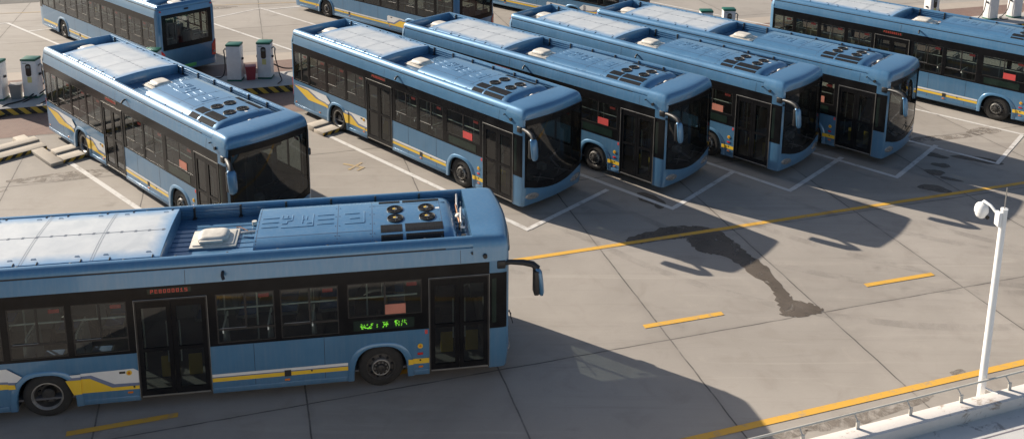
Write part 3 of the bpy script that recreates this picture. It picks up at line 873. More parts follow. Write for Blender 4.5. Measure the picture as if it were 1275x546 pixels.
# seats, rails, driver's place
def seat(x, y, n=2):
    m = MB()
    for k in range(n):
        yy = y + (k - (n - 1) / 2) * .44
        m.box(x - .20, x + .22, yy - .20, yy + .20, .80, .86, SEATM, .02)
        m.box(x - .17, x + .20, yy - .17, yy + .17, .862, .885, SEATB, .008)
        m.loft([[(x - .20 - .05 * t, yy - .19 * s1, .84 + .66 * t) for t in (0, .35, .7, 1)] for s1 in (-1, 1)], SEATM)
        m.box(x - .29, x - .23, yy - .19, yy + .19, 1.05, 1.52, SEATM, .02)
    m.box(x - .15, x + .15, y - .08, y + .08, .40, .80, FRAME)
    for k in (-1, 1): m.tube([(x - .26, y + k * .3, 1.50), (x - .26, y + k * .3, 1.60)], .016, RAILM, 6)
    m.tube([(x - .26, y - .3, 1.60), (x - .26, y + .3, 1.60)], .018, RAILM, 6)
    m.build('seat', bus, 40)
for x in (-10.55, -9.75, -8.35, -7.45): seat(x, -.76); seat(x, .76)
for x in (-4.7, -3.85, -3.0): seat(x, -.95, 1)
for x in (-5.6, -4.75, -3.9, -3.05, -1.6): seat(x, .76)
m = MB()
for sg in (-1, 1):
    for x0, x1 in ((-10.8, -6.7), (-5.1, -1.2)) if sg < 0 else ((-10.8, -1.3),): m.tube([(x0, sg * 1.10, 1.93), (x1, sg * 1.10, 1.93)], .017, RAILM, 6)
    m.tube([(-10.7, sg * .62, 2.28), (-1.2, sg * .62, 2.28)], .017, RAILM, 6)
for x, y in ((-6.6, -.55), (-5.2, -.55), (-5.2, .45), (-7.1, .45), (-3.4, .5), (-1.0, -.5), (-2.2, -.5), (-9.2, .5), (-9.2, -.5), (-4.4, -.5)): m.tube([(x, y, .4), (x, y, 2.62)], .018, RAILM, 6)
m.build('grab_rails', bus, 40)
m = MB()
m.box(-.75, -.25, .35, .90, .66, .80, BLACKP, .04); m.box(-.85, -.70, .35, .90, .80, 1.48, BLACKP, .05); m.box(-.84, -.72, .45, .80, 1.48, 1.72, BLACKP, .04); m.box(-.6, -.4, .5, .75, .40, .66, BLACKP)
m.build('driver_seat', bus, 40)
m = MB(); m.box(.15, .66, -1.0, 1.05, .42, 1.0, BLACKP, .05); m.box(.02, .4, .15, 1.05, .95, 1.12, BLACKP, .04); m.box(.25, .5, -.3, -.12, 1.0, 1.18, INT, .02)
m.build('dashboard', bus, 40)
m = MB()
ringp = [Vector((.0 + .10 * math.sin(a), .62 + .21 * math.cos(a), 1.16 + .18 * math.sin(a) * .6)) for a in [2 * PI * k / 20 for k in range(21)]]
m.tube(ringp, .016, BLACKP, 6, False); m.tube([(0, .62, 1.16), (.2, .62, 1.0)], .03, BLACKP); m.tube([(-.0, .42, 1.16), (0, .83, 1.16)], .013, BLACKP, 6)
m.build('steering_wheel', bus, 40)
m = MB(); m.box(-.98, -.94, .2, 1.18, .4, 1.55, INT); m.box(-.98, -.94, .24, .28, 1.55, 2.6, FRAME); m.build('driver_partition', bus, 0)
m = MB(); m.box(.30, .36, -.75, .55, 2.36, 2.58, LEDP); m.build('front_route_display', bus, 0)

# roof: battery box
m = MB()
hb = 1.0
def crown(y): return 3.085 + .055 * (1 - (y / hb) ** 2)
ys = [-hb + 2 * hb * k / 12 for k in range(13)]
x0, x1 = -9.88, -6.06
m.loft([[(x, y, crown(y)) for y in ys] for x in (x0 + .02, -8.0, x1 - .02)], LID)
for x, xi in ((x0, x0 + .02), (x1, x1 - .02)):
    m.loft([[(xi, y, crown(y)) for y in ys], [(x, y, crown(y) - .03) for y in ys], [(x, y, 2.80) for y in ys]], BLUE)
for sg in (-1, 1): m.loft([[(x, sg * hb, 3.085) for x in (x0 + .02, x1 - .02)], [(x, sg * (hb + .025), 3.06) for x in (x0, x1)], [(x, sg * (hb + .025), 2.80) for x in (x0, x1)]], BLUE)
bat = m.build('battery_box', bus, 40)
m = MB(); SEAM = simple('seam_grey', (.26, .29, .33), .6)
for x in (-8.60, -7.33): 
    for d in (-.022, .022): m.loft([[(xx, y, crown(y) + .004) for y in ys] for xx in (x + d - .004, x + d + .004)], SEAM)
m.box(x0 + .1, x1 - .1, -.006, .006, crown(0) - .004, crown(0) + .005, SEAM)
m.build('lid_seam', bat, 0)
for bx in (-9.2, -8.0, -6.7):
    for sg in (-1, 1):
        for dx in (-.40, .38):
            y = sg * (hb - .16)
            m = MB(); m.tube([(bx + dx - .04, y, crown(y) + .003), (bx + dx - .035, y + .015, crown(y) + .012), (bx + dx + .035, y + .015, crown(y) + .012), (bx + dx + .04, y, crown(y) + .003)], .007, BLUE, 6)
            m.build('latch', bat, 40)
            e = lambda q: (bx + dx + .1, sg * (hb + q), 0)
            m = MB(); m.tube([(bx + dx + .1, sg * (hb - .06), crown(hb - .06) + .006), (bx + dx + .1, sg * (hb - .01), 3.094), (bx + dx + .1, sg * (hb + .03), 3.064), (bx + dx + .1, sg * (hb + .032), 2.97)], .013, BLACKP, 6)
            m.build('lid_clip', bat, 40)
m = MB()
for k in range(14):
    x = x0 + .2 + k * .265
    m.box(x, x + .05, .02, .03, crown(0), crown(0) + .006, SEAM); m.box(x, x + .05, -.03, -.02, crown(0), crown(0) + .006, SEAM)
m.build('rivet_row', bat, 0)
# roof vents
def vent(xc, yc):
    m = MB(); m.box(xc - .46, xc + .46, yc - .37, yc + .37, 2.825, 2.872, CREAM, .02); m.box(xc - .40, xc + .40, yc - .31, yc + .31, 2.868, 2.895, CREAM, .012)
    v = m.build('roof_vent', bus, 40)
    m = MB(); rg = []
    for z, a, c in ((2.89, .30, .24), (2.93, .31, .25), (2.965, .29, .235), (2.995, .25, .20), (3.005, .20, .16)):
        pts = []
        for k in range(24):
            t = 2 * PI * k / 24; e = .45
            pts.append((xc - .02 + a * math.copysign(abs(math.cos(t)) ** e, math.cos(t)), yc + c * math.copysign(abs(math.sin(t)) ** e, math.sin(t)), z))
        rg.append(pts)
    m.loft(rg, CREAM, True, False, True); m.box(xc - .27, xc + .19, yc - .29, yc - .23, 2.90, 2.955, CREAM, .015)
    m.build('vent_lid', v, 45)
vent(-5.22, .0); vent(-10.35, .05)
m = MB(); m.tube([(-4.72, .12, 2.88), (-4.60, .10, 2.90), (-4.38, .10, 2.90)], .035, PIPE); m.tube([(-4.86, .5, 2.83), (-4.78, .42, 2.87), (-4.6, .22, 2.88)], .010, COPPER, 6); m.disc((-4.5, .55, 2.88), .05, CREAM, 'z', 14, .08); m.build('roof_pipe', bus, 40)
# air conditioner
AX0, AX1 = -4.37, -.40
AP = [(-.93, 2.83), (-.93, 2.93), (-.90, 2.99), (-.83, 3.05), (-.74, 3.09), (-.62, 3.118), (-.60, 3.120), (-.3, 3.138), (0, 3.145)]
AP = AP + [(-y, z) for y, z in reversed(AP[:-1])]
def acz(y):
    for i in range(len(AP) - 1):
        if AP[i][0] <= y <= AP[i + 1][0] and AP[i + 1][0] > AP[i][0]:
            return AP[i][1] + (AP[i + 1][1] - AP[i][1]) * (y - AP[i][0]) / (AP[i + 1][0] - AP[i][0])
    return 3.0
m = MB()
rg = [[(x, y, z) for y, z in AP] for x in (AX0, -3.4, -2.7, -2.0, -.62)]
rg += [[(-.62 + dx, y * k, 2.83 + (z - 2.83) * h) for y, z in AP] for dx, k, h in ((.10, .995, .96), (.18, .985, .84), (.24, .975, .62), (.28, .97, .34), (.29, .97, .05))]
m.loft(rg, BLUE)
m.poly([(y, z) for y, z in AP], BLUE, 'z', 0)   # rear end cap placed below
cap = m.v[-len(AP):]
for i, (y, z) in enumerate(AP): m.v[len(m.v) - len(AP) + i] = (AX0, y, z)
ac = m.build('air_conditioner', bus, 40)
m = MB()
def over(x0, x1, y0, y1, h, mat, lift=.002, n=1):
    za = [acz(y0 + (y1 - y0) * k / n) for k in range(n + 1)]
    yy = [y0 + (y1 - y0) * k / n for k in range(n + 1)]
    m.loft([[(x0, y, z - .01) for y, z in zip(yy, za)], [(x0, y, z + h) for y, z in zip(yy, za)], [(x1, y, z + h) for y, z in zip(yy, za)], [(x1, y, z - .01) for y, z in zip(yy, za)]], mat)
    for k in (0, -1): m.quad((x0, yy[k], za[k] - .01), (x1, yy[k], za[k] - .01), (x1, yy[k], za[k] + h), (x0, yy[k], za[k] + h), mat)
DSEAM = simple('dark_seam', (.05, .09, .15), .6)
for x in (-2.75, -2.05, -.63, -4.33): over(x - .006, x + .006, -.92, .92, .002, DSEAM, n=24)
over(AX0 + .02, -2.06, -.612, -.598, .003, DSEAM); over(-2.04, -.5, .445, .455, .002, DSEAM)
m.build('cover_seam', ac, 0)
m = MB()
for x in (-2.79, -2.71, -2.09, -2.01, -4.34, -.67):
    for y in (-.86, -.7, -.35, .05, .45, .75): m.disc((x, y, acz(y)), .012, DSEAM, 'z', 8, .012)
m.build('cover_bolt', ac, 40)
m = MB()
def bar(xa, ya, xb, yb, w=.024):     # pressed ridge on the cover
    if abs(xb - xa) > abs(yb - ya):
        xx0, xx1 = sorted((xa, xb)); y = (ya + yb) / 2; z = acz(y); m.box(xx0, xx1, y - w / 2, y + w / 2, z - .01, z + .011, BLUE, .005)
    else:
        y0_, y1_ = sorted((ya, yb)); x = (xa + xb) / 2; z = min(acz(y0_), acz(y1_)); m.box(x - w / 2, x + w / 2, y0_, y1_, z - .01, z + .013, BLUE, .005)
for dx in (0, 1.11):
    for y in (.155, -.045, -.23): bar(-4.275 + dx, y, -3.94 + dx, y)
bar(-3.88, .255, -3.88, .10); bar(-3.672, .25, -3.672, 0.); bar(-3.88, -.12, -3.78, -.12); bar(-3.775, -.12, -3.775, -.02); bar(-3.77, -.015, -3.68, -.015); bar(-3.775, .24, -3.775, .16); bar(-3.88, .10, -3.70, .10)
bar(-3.88, -.277, -3.235, -.277); bar(-3.25, .225, -3.25, -.26); bar(-3.465, .21, -3.465, -.14); bar(-3.46, .02, -3.42, .02); bar(-3.38, .15, -3.38, .0); bar(-3.38, -.152, -3.265, -.152)
bar(-2.615, .14, -2.305, .14); bar(-2.21, .217, -2.21, -.28); bar(-2.612, -.284, -2.215, -.284); bar(-2.51, -.075, -2.30, -.075)
m.build('pressed_pattern', ac, 40)
for x in (-1.575, -.92):
    for y in (.195, -.198):
        m = MB(); z = acz(y)
        m.revolve([(.172, -.01), (.172, .022), (.160, .026), (.150, .012), (.148, -.004)], BLACKP, (x, y, z), 28, 'z')
        m.revolve([(.149, .004), (.001, .004)], GRILLE, (x, y, z), 28, 'z')
        for r in (.135, .115, .095, .075): m.revolve([(r, .008), (r, .016), (r - .006, .016), (r - .006, .008)], BLACKP, (x, y, z), 24, 'z')
        for k in range(8):
            a = 2 * PI * k / 8; m.tube([(x + .05 * math.cos(a), y + .05 * math.sin(a), z + .014), (x + .158 * math.cos(a), y + .158 * math.sin(a), z + .014)], .004, BLACKP, 5)
        f = m.build('fan', ac, 40)
        m = MB(); m.disc((x, y, z + .016), .05, ALU, 'z', 14, .016); m.box(x - .045, x + .01, y - .012, y + .03, z + .024, z + .028, LAMPY); m.build('fan_hub', f, 40)
for x0_, x1_, y0_, y1_ in ((-1.885, -1.45, -.70, -.44), (-1.39, -.62, -.705, -.435), (-1.88, -1.445, -.90, -.765), (-1.38, -.62, -.90, -.765), (-1.905, -1.46, .55, .67), (-1.405, -.63, .54, .675)):
    m = MB(); over(x0_, x1_, y0_, y1_, .006, GRILLE, n=3)
    k = 0
    x = x0_ + .03
    while x < x1_ - .02: over(x, x + .006, y0_, y1_, .009, GRILLE, n=3); x += .05
    m.build('grille', ac, 0)
m = MB(); over(-.75, -.64, .13, .20, .004, WHITE); m.build('maker_plate', ac, 0)
# pipework behind the cowl
m = MB()
m.tube([(-.20, .95, 2.85), (-.20, .93, 3.05), (-.23, .6, 3.02), (-.24, .3, 2.9)], .028, PIPE); m.tube([(-.17, .25, 2.85), (-.17, .22, 3.08), (-.21, -.1, 3.04), (-.22, -.42, 2.88)], .028, PIPE)
m.tube([(-.26, .5, 2.84), (-.26, .5, 3.02), (-.26, -.3, 3.0), (-.26, -.3, 2.84)], .018, COPPER, 6)
m.tube([(-.21, -.56, 2.82), (-.21, -.56, 3.03)], [.03, .05], PIPE); m.tube([(-.22, -.82, 2.82), (-.22, -.82, 3.0)], .05, HUB)
m.tube([(-.15, .55, 2.82), (-.15, .55, 3.06)], .014, PIPE, 6); m.tube([(-.15, -.2, 2.82), (-.15, -.2, 3.06)], .014, PIPE, 6)
bm = bmesh.new(); bmesh.ops.create_uvsphere(bm, u_segments=14, v_segments=8, radius=.09); m.frombm(bm, CREAM, Matrix.Translation((-.24, .0, 2.98)))
m.build('pipework', bus, 40)
# brackets on the coamings
for k in range(11):
    x = -10.55 + k * .953
    for sg in (-1, 1):
        m = MB(); ya, yb = sorted((sg * 1.042, sg * 1.00)); m.box(x - .022, x + .022, ya, yb, 2.82, 3.085, BLACKP, .006)
        ya, yb = sorted((sg * 1.042, sg * .95)); m.box(x - .04, x + .04, ya, yb, 2.82, 2.85, BLACKP, .006)
        m.build('coaming_bracket', bus, 30)

# ------------------------------------------------------------------ place the buses
def put(o, x, y, rz, label, group):
    o.location = (x, y, 0); o.rotation_euler = (0, 0, rz); tag(o, label, 'bus', group)
ROWG = 'light blue buses parked side by side in the slanting row'
BACKG = 'light blue buses facing away behind the charging row'
put(bus, -.871, 18.221, .158, 'light blue bus with lit green destination display crossing in front of the parked row', 'light blue city buses')
nolit = lambda o: not o.name.startswith('led_lettering')
SPOTS = [
 (-6.839, 23.393, -.746, 'light blue bus at the left end of the row, nose hidden by the crossing bus', ROWG),
 (.757, 25.571, -.778, 'light blue bus behind the nose of the crossing bus, whole door side and front seen', ROWG),
 (4.874, 26.9, -.745, 'light blue bus third in the row, nose beside the small dark puddle', ROWG),
 (8.668, 28.122, -.775, 'light blue bus fourth in the row, its nose next left of the end bus', ROWG),
 (12.233, 29.155, -.753, 'light blue bus at the right end of the row, nose beside the empty stall', ROWG),
 (19.802, 31.505, -.771, 'light blue bus standing alone beyond the empty stall, its nose outside the picture', ROWG),
 (-21.467, 44.014, 2.403, 'light blue bus seen from behind, both red tail lights showing, beside the charging island', BACKG),
 (-10.148, 48.211, 2.435, 'light blue bus facing away at the top, its front wheel seen above the roofs', BACKG),
 (-2.45, 51.2, 2.435, 'farthest light blue bus, only a strip of its side seen over the roofs', BACKG)]
for x, y, rz, lb, gp in SPOTS:
    o = copy_tree(bus, nolit); put(o, x, y, rz, lb, gp)
    if x in (.757, 4.874, 19.802):
        for c in o.children:
            if c.name.startswith('paper_notice'): c.data = RED_NOTICE

# ------------------------------------------------------------------ ground
CE, SE = math.cos(ROW), math.sin(ROW)
def en(e, n, z=0): return (e * CE - n * SE, e * SE + n * CE, z)
m = MB(); G = 450
m.quad((-G, -G, 0), (G, -G, 0), (G, G, 0), (-G, G, 0), GROUND)
tag(m.build('ground', None, 0), kind='structure')
def sheet(name, polys, mat, z, kind='structure'):
    m = MB()
    for i, p in enumerate(polys): m.poly([(q[0], q[1]) for q in p], mat, 'z', z + .0012 * (i % 4))
    o = m.build(name, None, 0); tag(o, kind=kind); return o
def strip(a, c, w):
    a, c = Vector(a[:2]), Vector(c[:2]); t = (c - a).normalized(); nn = Vector((-t.y, t.x)) * w / 2
    return [a - nn, c - nn, c + nn, a + nn]
# pavers along the charging row
sheet('paved_strip', [[en(-60, 33.3), en(80, 33.3), en(80, 39.9), en(-60, 39.9)]], PAVER, .004)
sheet('apron', [[en(-60, 39.9), en(80, 39.9), en(80, 41.0), en(-60, 41.0)]], APRON, .004)
sheet('dark_ground_sheet', [[(-60, 38), (-25.6, 48.7), (-25.3, 50.5), (-22, 52), (-20, 70), (-60, 70)]], DARKGND, .004)  # sheet of darker grey ground beyond the far left stalls
# yellow lines
main_a, main_b = Vector((-.02, 21.7)), Vector((15.65, 26.61)); d = (main_b - main_a).normalized()
low_a, low_b = Vector((3.26, 15.16)), Vector((10.8, 17.6)); d2 = (low_b - low_a).normalized()
sheet('yellow_line', [strip(main_a - d * 45, main_b + d * 60, .15), strip(low_a - d2 * 40, low_b + d2 * 60, .16)], MYELL, .008)
dd = Vector((1.9, .56)); stp = Vector((5.66, 1.81))
sheet('yellow_dash', [strip(Vector((3.01, 18.85)) + stp * k, Vector((3.01, 18.85)) + stp * k + dd, .14) for k in range(-5, 7)], MYELL, .008)
sheet('far_yellow_line', [strip((-27.5, 46.0), (-11.7, 49.1), .14), strip((-11.7, 49.1), (3, 52.2), .14)], MFADE, .008)
# stall lines
POS = {'a': (-6.839, 23.393, -.746), 'b': (.757, 25.571, -.778), 'c': (4.874, 26.9, -.745), 'd': (8.668, 28.122, -.775), 'e': (12.233, 29.155, -.753)}
def lw(p, x, y): c, s = math.cos(p[2]), math.sin(p[2]); return (p[0] + x * c - y * s, p[1] + x * s + y * c)
poly = []
for k in POS:
    p = POS[k]
    poly += [strip(lw(p, -8.5, -1.76), lw(p, 1.36, -1.76), .15), strip(lw(p, 1.30, -1.69), lw(p, 1.26, 1.76), .15)]
poly += [strip((6.0, 36.8), (15.71, 28.05), .13), strip((15.67, 28.09), (17.78, 30.55), .13), strip((9.5, 38.2), (17.86, 30.6), .13), strip((17.8, 30.7), (19.9, 29.0), .13),
         strip((-28, 43.3), (-24.94, 44.39), .12), strip((-24.94, 44.39), (-18.5, 38.9), .13), strip((-16.2, 44.5), (-13.33, 47.73), .12), strip((-13.33, 47.73), (-8.0, 42.9), .13), strip((-15.2, 44.9), (-9.2, 39.5), .13), strip((-13.0, 47.4), (-10.3, 48.6), .12), strip((-23.2, 42.9), (-21.0, 44.2), .12),
         strip((4.6, 52.5), (13.5, 44.4), .13), strip((1, 49.8), (6, 45.2), .13)]
sheet('white_line', poly, MWHITE, .008)
for i, (pt, r) in enumerate((((-10.6, 28.0), .45), ((-5.0, 27.5), .35))):
    sheet('faded_mark', [strip((pt[0] - r, pt[1] + .2), (pt[0] + r, pt[1] - .1), .1), strip((pt[0] - r * .3, pt[1] - .25), (pt[0] + r * .6, pt[1] + .3), .1), strip((pt[0] + r * .5, pt[1] - .3), (pt[0] + r, pt[1] - .05), .09)], MFADE, .008)
# puddles and stains
def blob(x, y, rx, ry, ang, n=26, rough=.22):
    ph = [random.uniform(0, 6.28) for _ in range(4)]; pts = []
    for k in range(n):
        a = 2 * PI * k / n
        r = 1 + rough * (math.sin(2 * a + ph[0]) * .5 + math.sin(3 * a + ph[1]) * .5 + math.sin(5 * a + ph[2]) * .3 + math.sin(9 * a + ph[3]) * .15)
        u, v = rx * r * math.cos(a), ry * r * math.sin(a)
        pts.append((x + u * math.cos(ang) - v * math.sin(ang), y + u * math.sin(ang) + v * math.cos(ang)))
    return pts
def wobble(pts, sub=6, amp=.05):
    out = []
    for i in range(len(pts)):
        a, b_, c, d_ = pts[i - 1], pts[i], pts[(i + 1) % len(pts)], pts[(i + 2) % len(pts)]
        for k in range(sub):
            t = k / sub
            x, y = [.5 * (2 * b_[j] + (c[j] - a[j]) * t + (2 * a[j] - 5 * b_[j] + 4 * c[j] - d_[j]) * t * t + (3 * b_[j] - a[j] - 3 * c[j] + d_[j]) * t ** 3) for j in (0, 1)]
            out.append((x + random.uniform(-amp, amp), y + random.uniform(-amp, amp)))
    return out
pud1 = [(3.06, 22.88), (3.46, 23.15), (4.04, 23.5), (4.37, 23.64), (4.86, 23.68), (5.32, 23.63), (5.72, 23.34), (5.95, 22.93), (6.1, 22.4), (6.3, 21.94), (6.53, 21.29), (6.69, 20.46), (6.71, 20.07), (7.0, 19.89), (7.26, 19.65), (7.17, 19.45), (6.62, 19.29), (6.26, 19.33), (6.29, 19.59), (6.3, 20.11), (6.33, 20.58), (6.06, 21.03), (5.81, 21.62), (5.49, 22.03), (5.1, 22.16), (4.79, 22.51), (4.62, 22.95), (4.07, 22.87), (3.39, 22.66)]
pud2 = [(3.77, 25.73), (4.14, 25.67), (4.52, 25.08), (4.28, 24.72), (4.05, 25.03), (3.75, 25.25)]
sheet('puddle', [wobble(pud1)], WET, .006); sheet('puddle', [wobble(pud2, 4, .03)], WET, .006)
for (x, y), rx, ry in (((13.95, 28.72), .36, .2), ((13.78, 27.93), .27, .19), ((13.33, 27.37), .27, .25), ((13.6, 26.88), .30, .12), ((12.8, 26.2), .42, .27), ((15.2, 28.4), .75, .24)):
    sheet('puddle', [blob(x, y, rx, ry, -.5)], WET, .006)
for x, y, rx, ry, a in ((14.6, 30.2, 1.6, .25, .25), (16.6, 30.9, .7, .3, .4), (-15.5, 47.8, .9, .3, .2), (-17.5, 27.8, 1.2, .4, -.6), (-16.5, 25.4, 1.5, .35, .25), (9.37, 17.29, .2, .08, .3), (7.0, 15.95, 1.5, .16, .33), (5.2, 15.35, .6, .12, .33), (-13.8, 26.6, 1.6, .3, .3)):
    sheet('stain', [blob(x, y, rx, ry, a)], STAIN, .005)

# faint double tyre tracks swinging out of the stalls
def tyre_mat():
    m, nt, out = new_mat('tyre_mark')
    p = N(nt, 'ShaderNodeBsdfPrincipled'); tc = N(nt, 'ShaderNodeTexCoord')
    p.inputs['Base Color'].default_value = (.11, .10, .095, 1); p.inputs['Roughness'].default_value = .8
    tr = N(nt, 'ShaderNodeBsdfTransparent'); mx = N(nt, 'ShaderNodeMixShader')
    f = noise(nt, tc.outputs['Object'], 1.1, 9, .72, .5)
    L(nt, ramp(nt, f, [(.44, 0.), (.74, .26)]), mx.inputs[0]); L(nt, tr.outputs[0], mx.inputs[1]); L(nt, p.outputs[0], mx.inputs[2])
    L(nt, mx.outputs[0], out.inputs[0])
    return m
TYRE = tyre_mat()
def track(p, x0, turn, ln, zz):
    polys = []
    for off in (-1.02, 1.02):
        pts = []; x, y, a = x0, off, 0.
        for k in range(26):
            pts.append((x, y, a)); stp_ = ln / 25
            a = turn * min(1, max(0, k - 6) / 16); x += math.cos(a) * stp_; y += math.sin(a) * stp_
        m = MB(); l = []; r = []
        for x, y, a in pts:
            l.append((*lw(p, x - math.sin(a) * .13, y + math.cos(a) * .13), zz)); r.append((*lw(p, x + math.sin(a) * .13, y - math.cos(a) * .13), zz))
        m.loft([l, r], TYRE); tag(m.build('tyre_mark', None, 0), kind='structure')
for i, (k, x0, tn, ln) in enumerate((('a', -1, .75, 9), ('b', .2, .9, 15), ('c', .2, .75, 14), ('d', .2, 1.0, 16), ('e', .2, .85, 14))):
    track(POS[k], x0, tn, ln, .0135 + .0012 * i)

# ------------------------------------------------------------------ wheel stops
def wheel_stop():
    r = empty('wheel_stop')
    m = MB(); m.box(-.22, .22, -1.92, 1.60, 0, .19, KERB, .015); m.build('rear_kerb', r, 30)
    m = MB(); m.box(.23, .80, -1.92, 1.60, 0, .13, KERB, .012); m.build('front_kerb', r, 30)
    f = MB(); f.box(-1.60, 1.92, -.006, .006, .004, .118, HAZS); f.build('hazard_band', r, 0, (.805, 0, 0), (0, 0, -PI / 2))
    return r
wst = wheel_stop(); first = True
WL = {'a': 'two step concrete wheel stop under the tail of the leftmost bus', 'b': 'two step concrete wheel stop under the rear wheels of the bus behind the crossing bus',
      'z': 'two step concrete wheel stop in the empty stall at the left edge'}
pz = (-6.839 - 3.86 * 1.0, 23.393 - 1.17, -.746)
for key, p in (('a', POS['a']), ('b', POS['b']), ('z', (-6.839 - 3.74 + .25, 23.393 - 1.2 - .24, -.746))):
    o = wst if first else copy_tree(wst); first = False
    x, y = lw(p, -9.02, 0); o.location = (x, y, 0); o.rotation_euler = (0, 0, p[2]); tag(o, WL[key], 'wheel stop', 'concrete wheel stops of the stalls')
p = POS['a']; m = MB(); m.box(-11.4, -8.2, -2.32, -1.95, 0, .12, KERB, .012)
tag(m.build('kerb', None, 30, (p[0], p[1], 0), (0, 0, p[2])), 'pale concrete kerb running between the two wheel stops at the left', 'kerb')

# ------------------------------------------------------------------ charging islands
def island(e0, e1, label):
    r = empty('charging_island', en((e0 + e1) / 2, 36.50), ROW, label, 'charging island', 'raised charging islands with striped kerbs')
    h = (e1 - e0) / 2
    m = MB(); m.box(-h, h, -.9, .9, 0, .28, ISLE, .02); m.build('platform', r, 30)
    m = MB(); m.box(-h + .02, h - .02, -.912, -.898, .01, .262, HAZ); m.build('striped_kerb', r, 0)
    m = MB(); m.box(-h + .02, h - .02, .898, .912, .01, .262, HAZ); m.build('striped_kerb', r, 0)
island(-12.5, -6.6, 'raised charging island with black and yellow kerb beside the leftmost bus, carrying the grey bin')
island(-4.2, 3.4, 'raised charging island with black and yellow kerb between two buses, carrying the red bin')
island(18.6, 23.0, 'raised charging island with pale top seen far off over the row of roofs')
island(32.0, 42.0, 'raised charging island at the upper right corner beyond the lone bus')

def charger_shell(front):
    r = empty('charger')
    m = MB(); m.box(-.27, .27, -.22, .22, .06, 1.42, CHW, .02); m.build('cabinet', r, 30)
    m = MB(); m.box(-.285, .285, -.235, .235, 1.42, 1.51, CHG, .025); m.build('cap', r, 30)
    m = MB(); m.box(-.28, .28, -.23, .23, 0, .07, CHG, .012); m.build('plinth', r, 30)
    if front:
        m = MB(); rg = []
        for yy in (-.222, -.236): rg.append([(.0 + .10 * math.copysign(abs(math.cos(a)) ** .8, math.cos(a)), yy, 1.08 + (.14 if math.sin(a) > 0 else -.14) + .10 * math.sin(a)) for a in [2 * PI * k / 28 for k in range(28)]])
        m.loft(rg, CHB, True, False, True); sc = m.build('screen_panel', r, 40)
        m = MB(); m.box(-.06, .06, -.242, -.235, 1.15, 1.24, CHS, .004); m.build('screen', sc, 30)
        m = MB(); m.box(-.07, .09, -.228, -.22, .60, .82, CHY); m.build('notice', r, 0)
        m = MB(); m.box(-.20, -.05, -.226, -.22, 1.33, 1.35, CHG); m.build('nameplate', r, 0)
    for sg in (-1, 1):
        m = MB(); x = sg * .27
        m.box(min(x, x + sg * .07), max(x, x + sg * .07), -.05, .05, .84, .92, BLACKP, .01); m.build('cable_holder', r, 30)
    sg = 1 if front else -1
    m = MB(); m.tube([(sg * .28, 0, 1.20), (sg * .36, -.02, 1.28), (sg * .42, -.03, 1.20), (sg * .40, -.03, 1.08)], .03, ALU, 8); m.build('connector', r, 40)
    m = MB()
    pts = [(sg * .40, -.03, 1.10), (sg * .42, -.03, .80), (sg * .52, -.10, .45), (sg * .62, -.25, .18), (sg * .75, -.5, .06), (sg * .70, -.9, .05)] if front else [(sg * .40, -.03, 1.10), (sg * .40, 0, .7), (sg * .44, .05, .35), (sg * .6, .15, .06), (sg * .9, .05, .03), (sg * 1.0, -.25, .03), (sg * .7, -.3, .03)]
    sm = []
    for i in range(len(pts) - 1):
        a, b_, c, d_ = pts[max(i - 1, 0)], pts[i], pts[i + 1], pts[min(i + 2, len(pts) - 1)]
        for k in range(6):
            t = k / 6; sm.append(tuple(.5 * (2 * b_[j] + (c[j] - a[j]) * t + (2 * a[j] - 5 * b_[j] + 4 * c[j] - d_[j]) * t * t + (3 * b_[j] - a[j] - 3 * c[j] + d_[j]) * t ** 3) for j in range(3)))
    sm.append(pts[-1]); m.tube(sm, .022, CABLE, 8); m.build('cable', r, 50)
    return r
CF, CB = charger_shell(True), charger_shell(False)
CG = 'white and green electric chargers on the islands'
used = set()
def put_ch(e, front, label, turn=0.):
    src = CF if front else CB
    o = src if src not in used else copy_tree(src); used.add(src)
    x, y, _ = en(e, 36.78); o.location = (x, y, .28); o.rotation_euler = (0, 0, turn); tag(o, label, 'charger', CG)
def e_of(x, y): return x * CE + y * SE
put_ch(e_of(-19.15, 33.25), False, 'white charger with blank side showing, cut by the left edge, left of the grey bin')
put_ch(e_of(-18.02, 33.58), True, 'white charger with black oval screen, right of the grey bin')
put_ch(e_of(-11.1, 35.72), False, 'white charger with blank side showing, left of the red bin')
put_ch(e_of(-10.0, 36.06), True, 'white charger with black oval screen and hanging cable, right of the red bin')
put_ch(e_of(-14.0, 34.9), False, 'charger with only its green cap showing, beside the bus seen from behind')
put_ch(e_of(8.55, 41.85), False, 'left one of the two small far chargers whose tops show over the roofs')
put_ch(e_of(9.67, 42.1), True, 'right one of the two small far chargers, dark oval screen over the roofs', )
put_ch(e_of(20.35, 45.5), True, 'charger behind the rear of the lone bus at upper right, its foot in view', .35)
put_ch(e_of(23.85, 46.5), False, 'charger with green edge above the middle of the lone bus, foot in view', .35)
put_ch(e_of(25.25, 47.0), False, 'charger with green edge nearest the beige post, its foot in view', .35)
x, y, _ = en(e_of(26.7, 47.4), 37.3); m = MB(); m.tube([(0, 0, .2), (0, 0, 4.2)], .14, POSTM, 16); m.tube([(0, 0, .2), (0, 0, .32)], .24, POSTM, 16)
tag(m.build('post', None, 40, (x, y, 0)), 'round beige post at the upper right corner, cut by the edge', 'post')
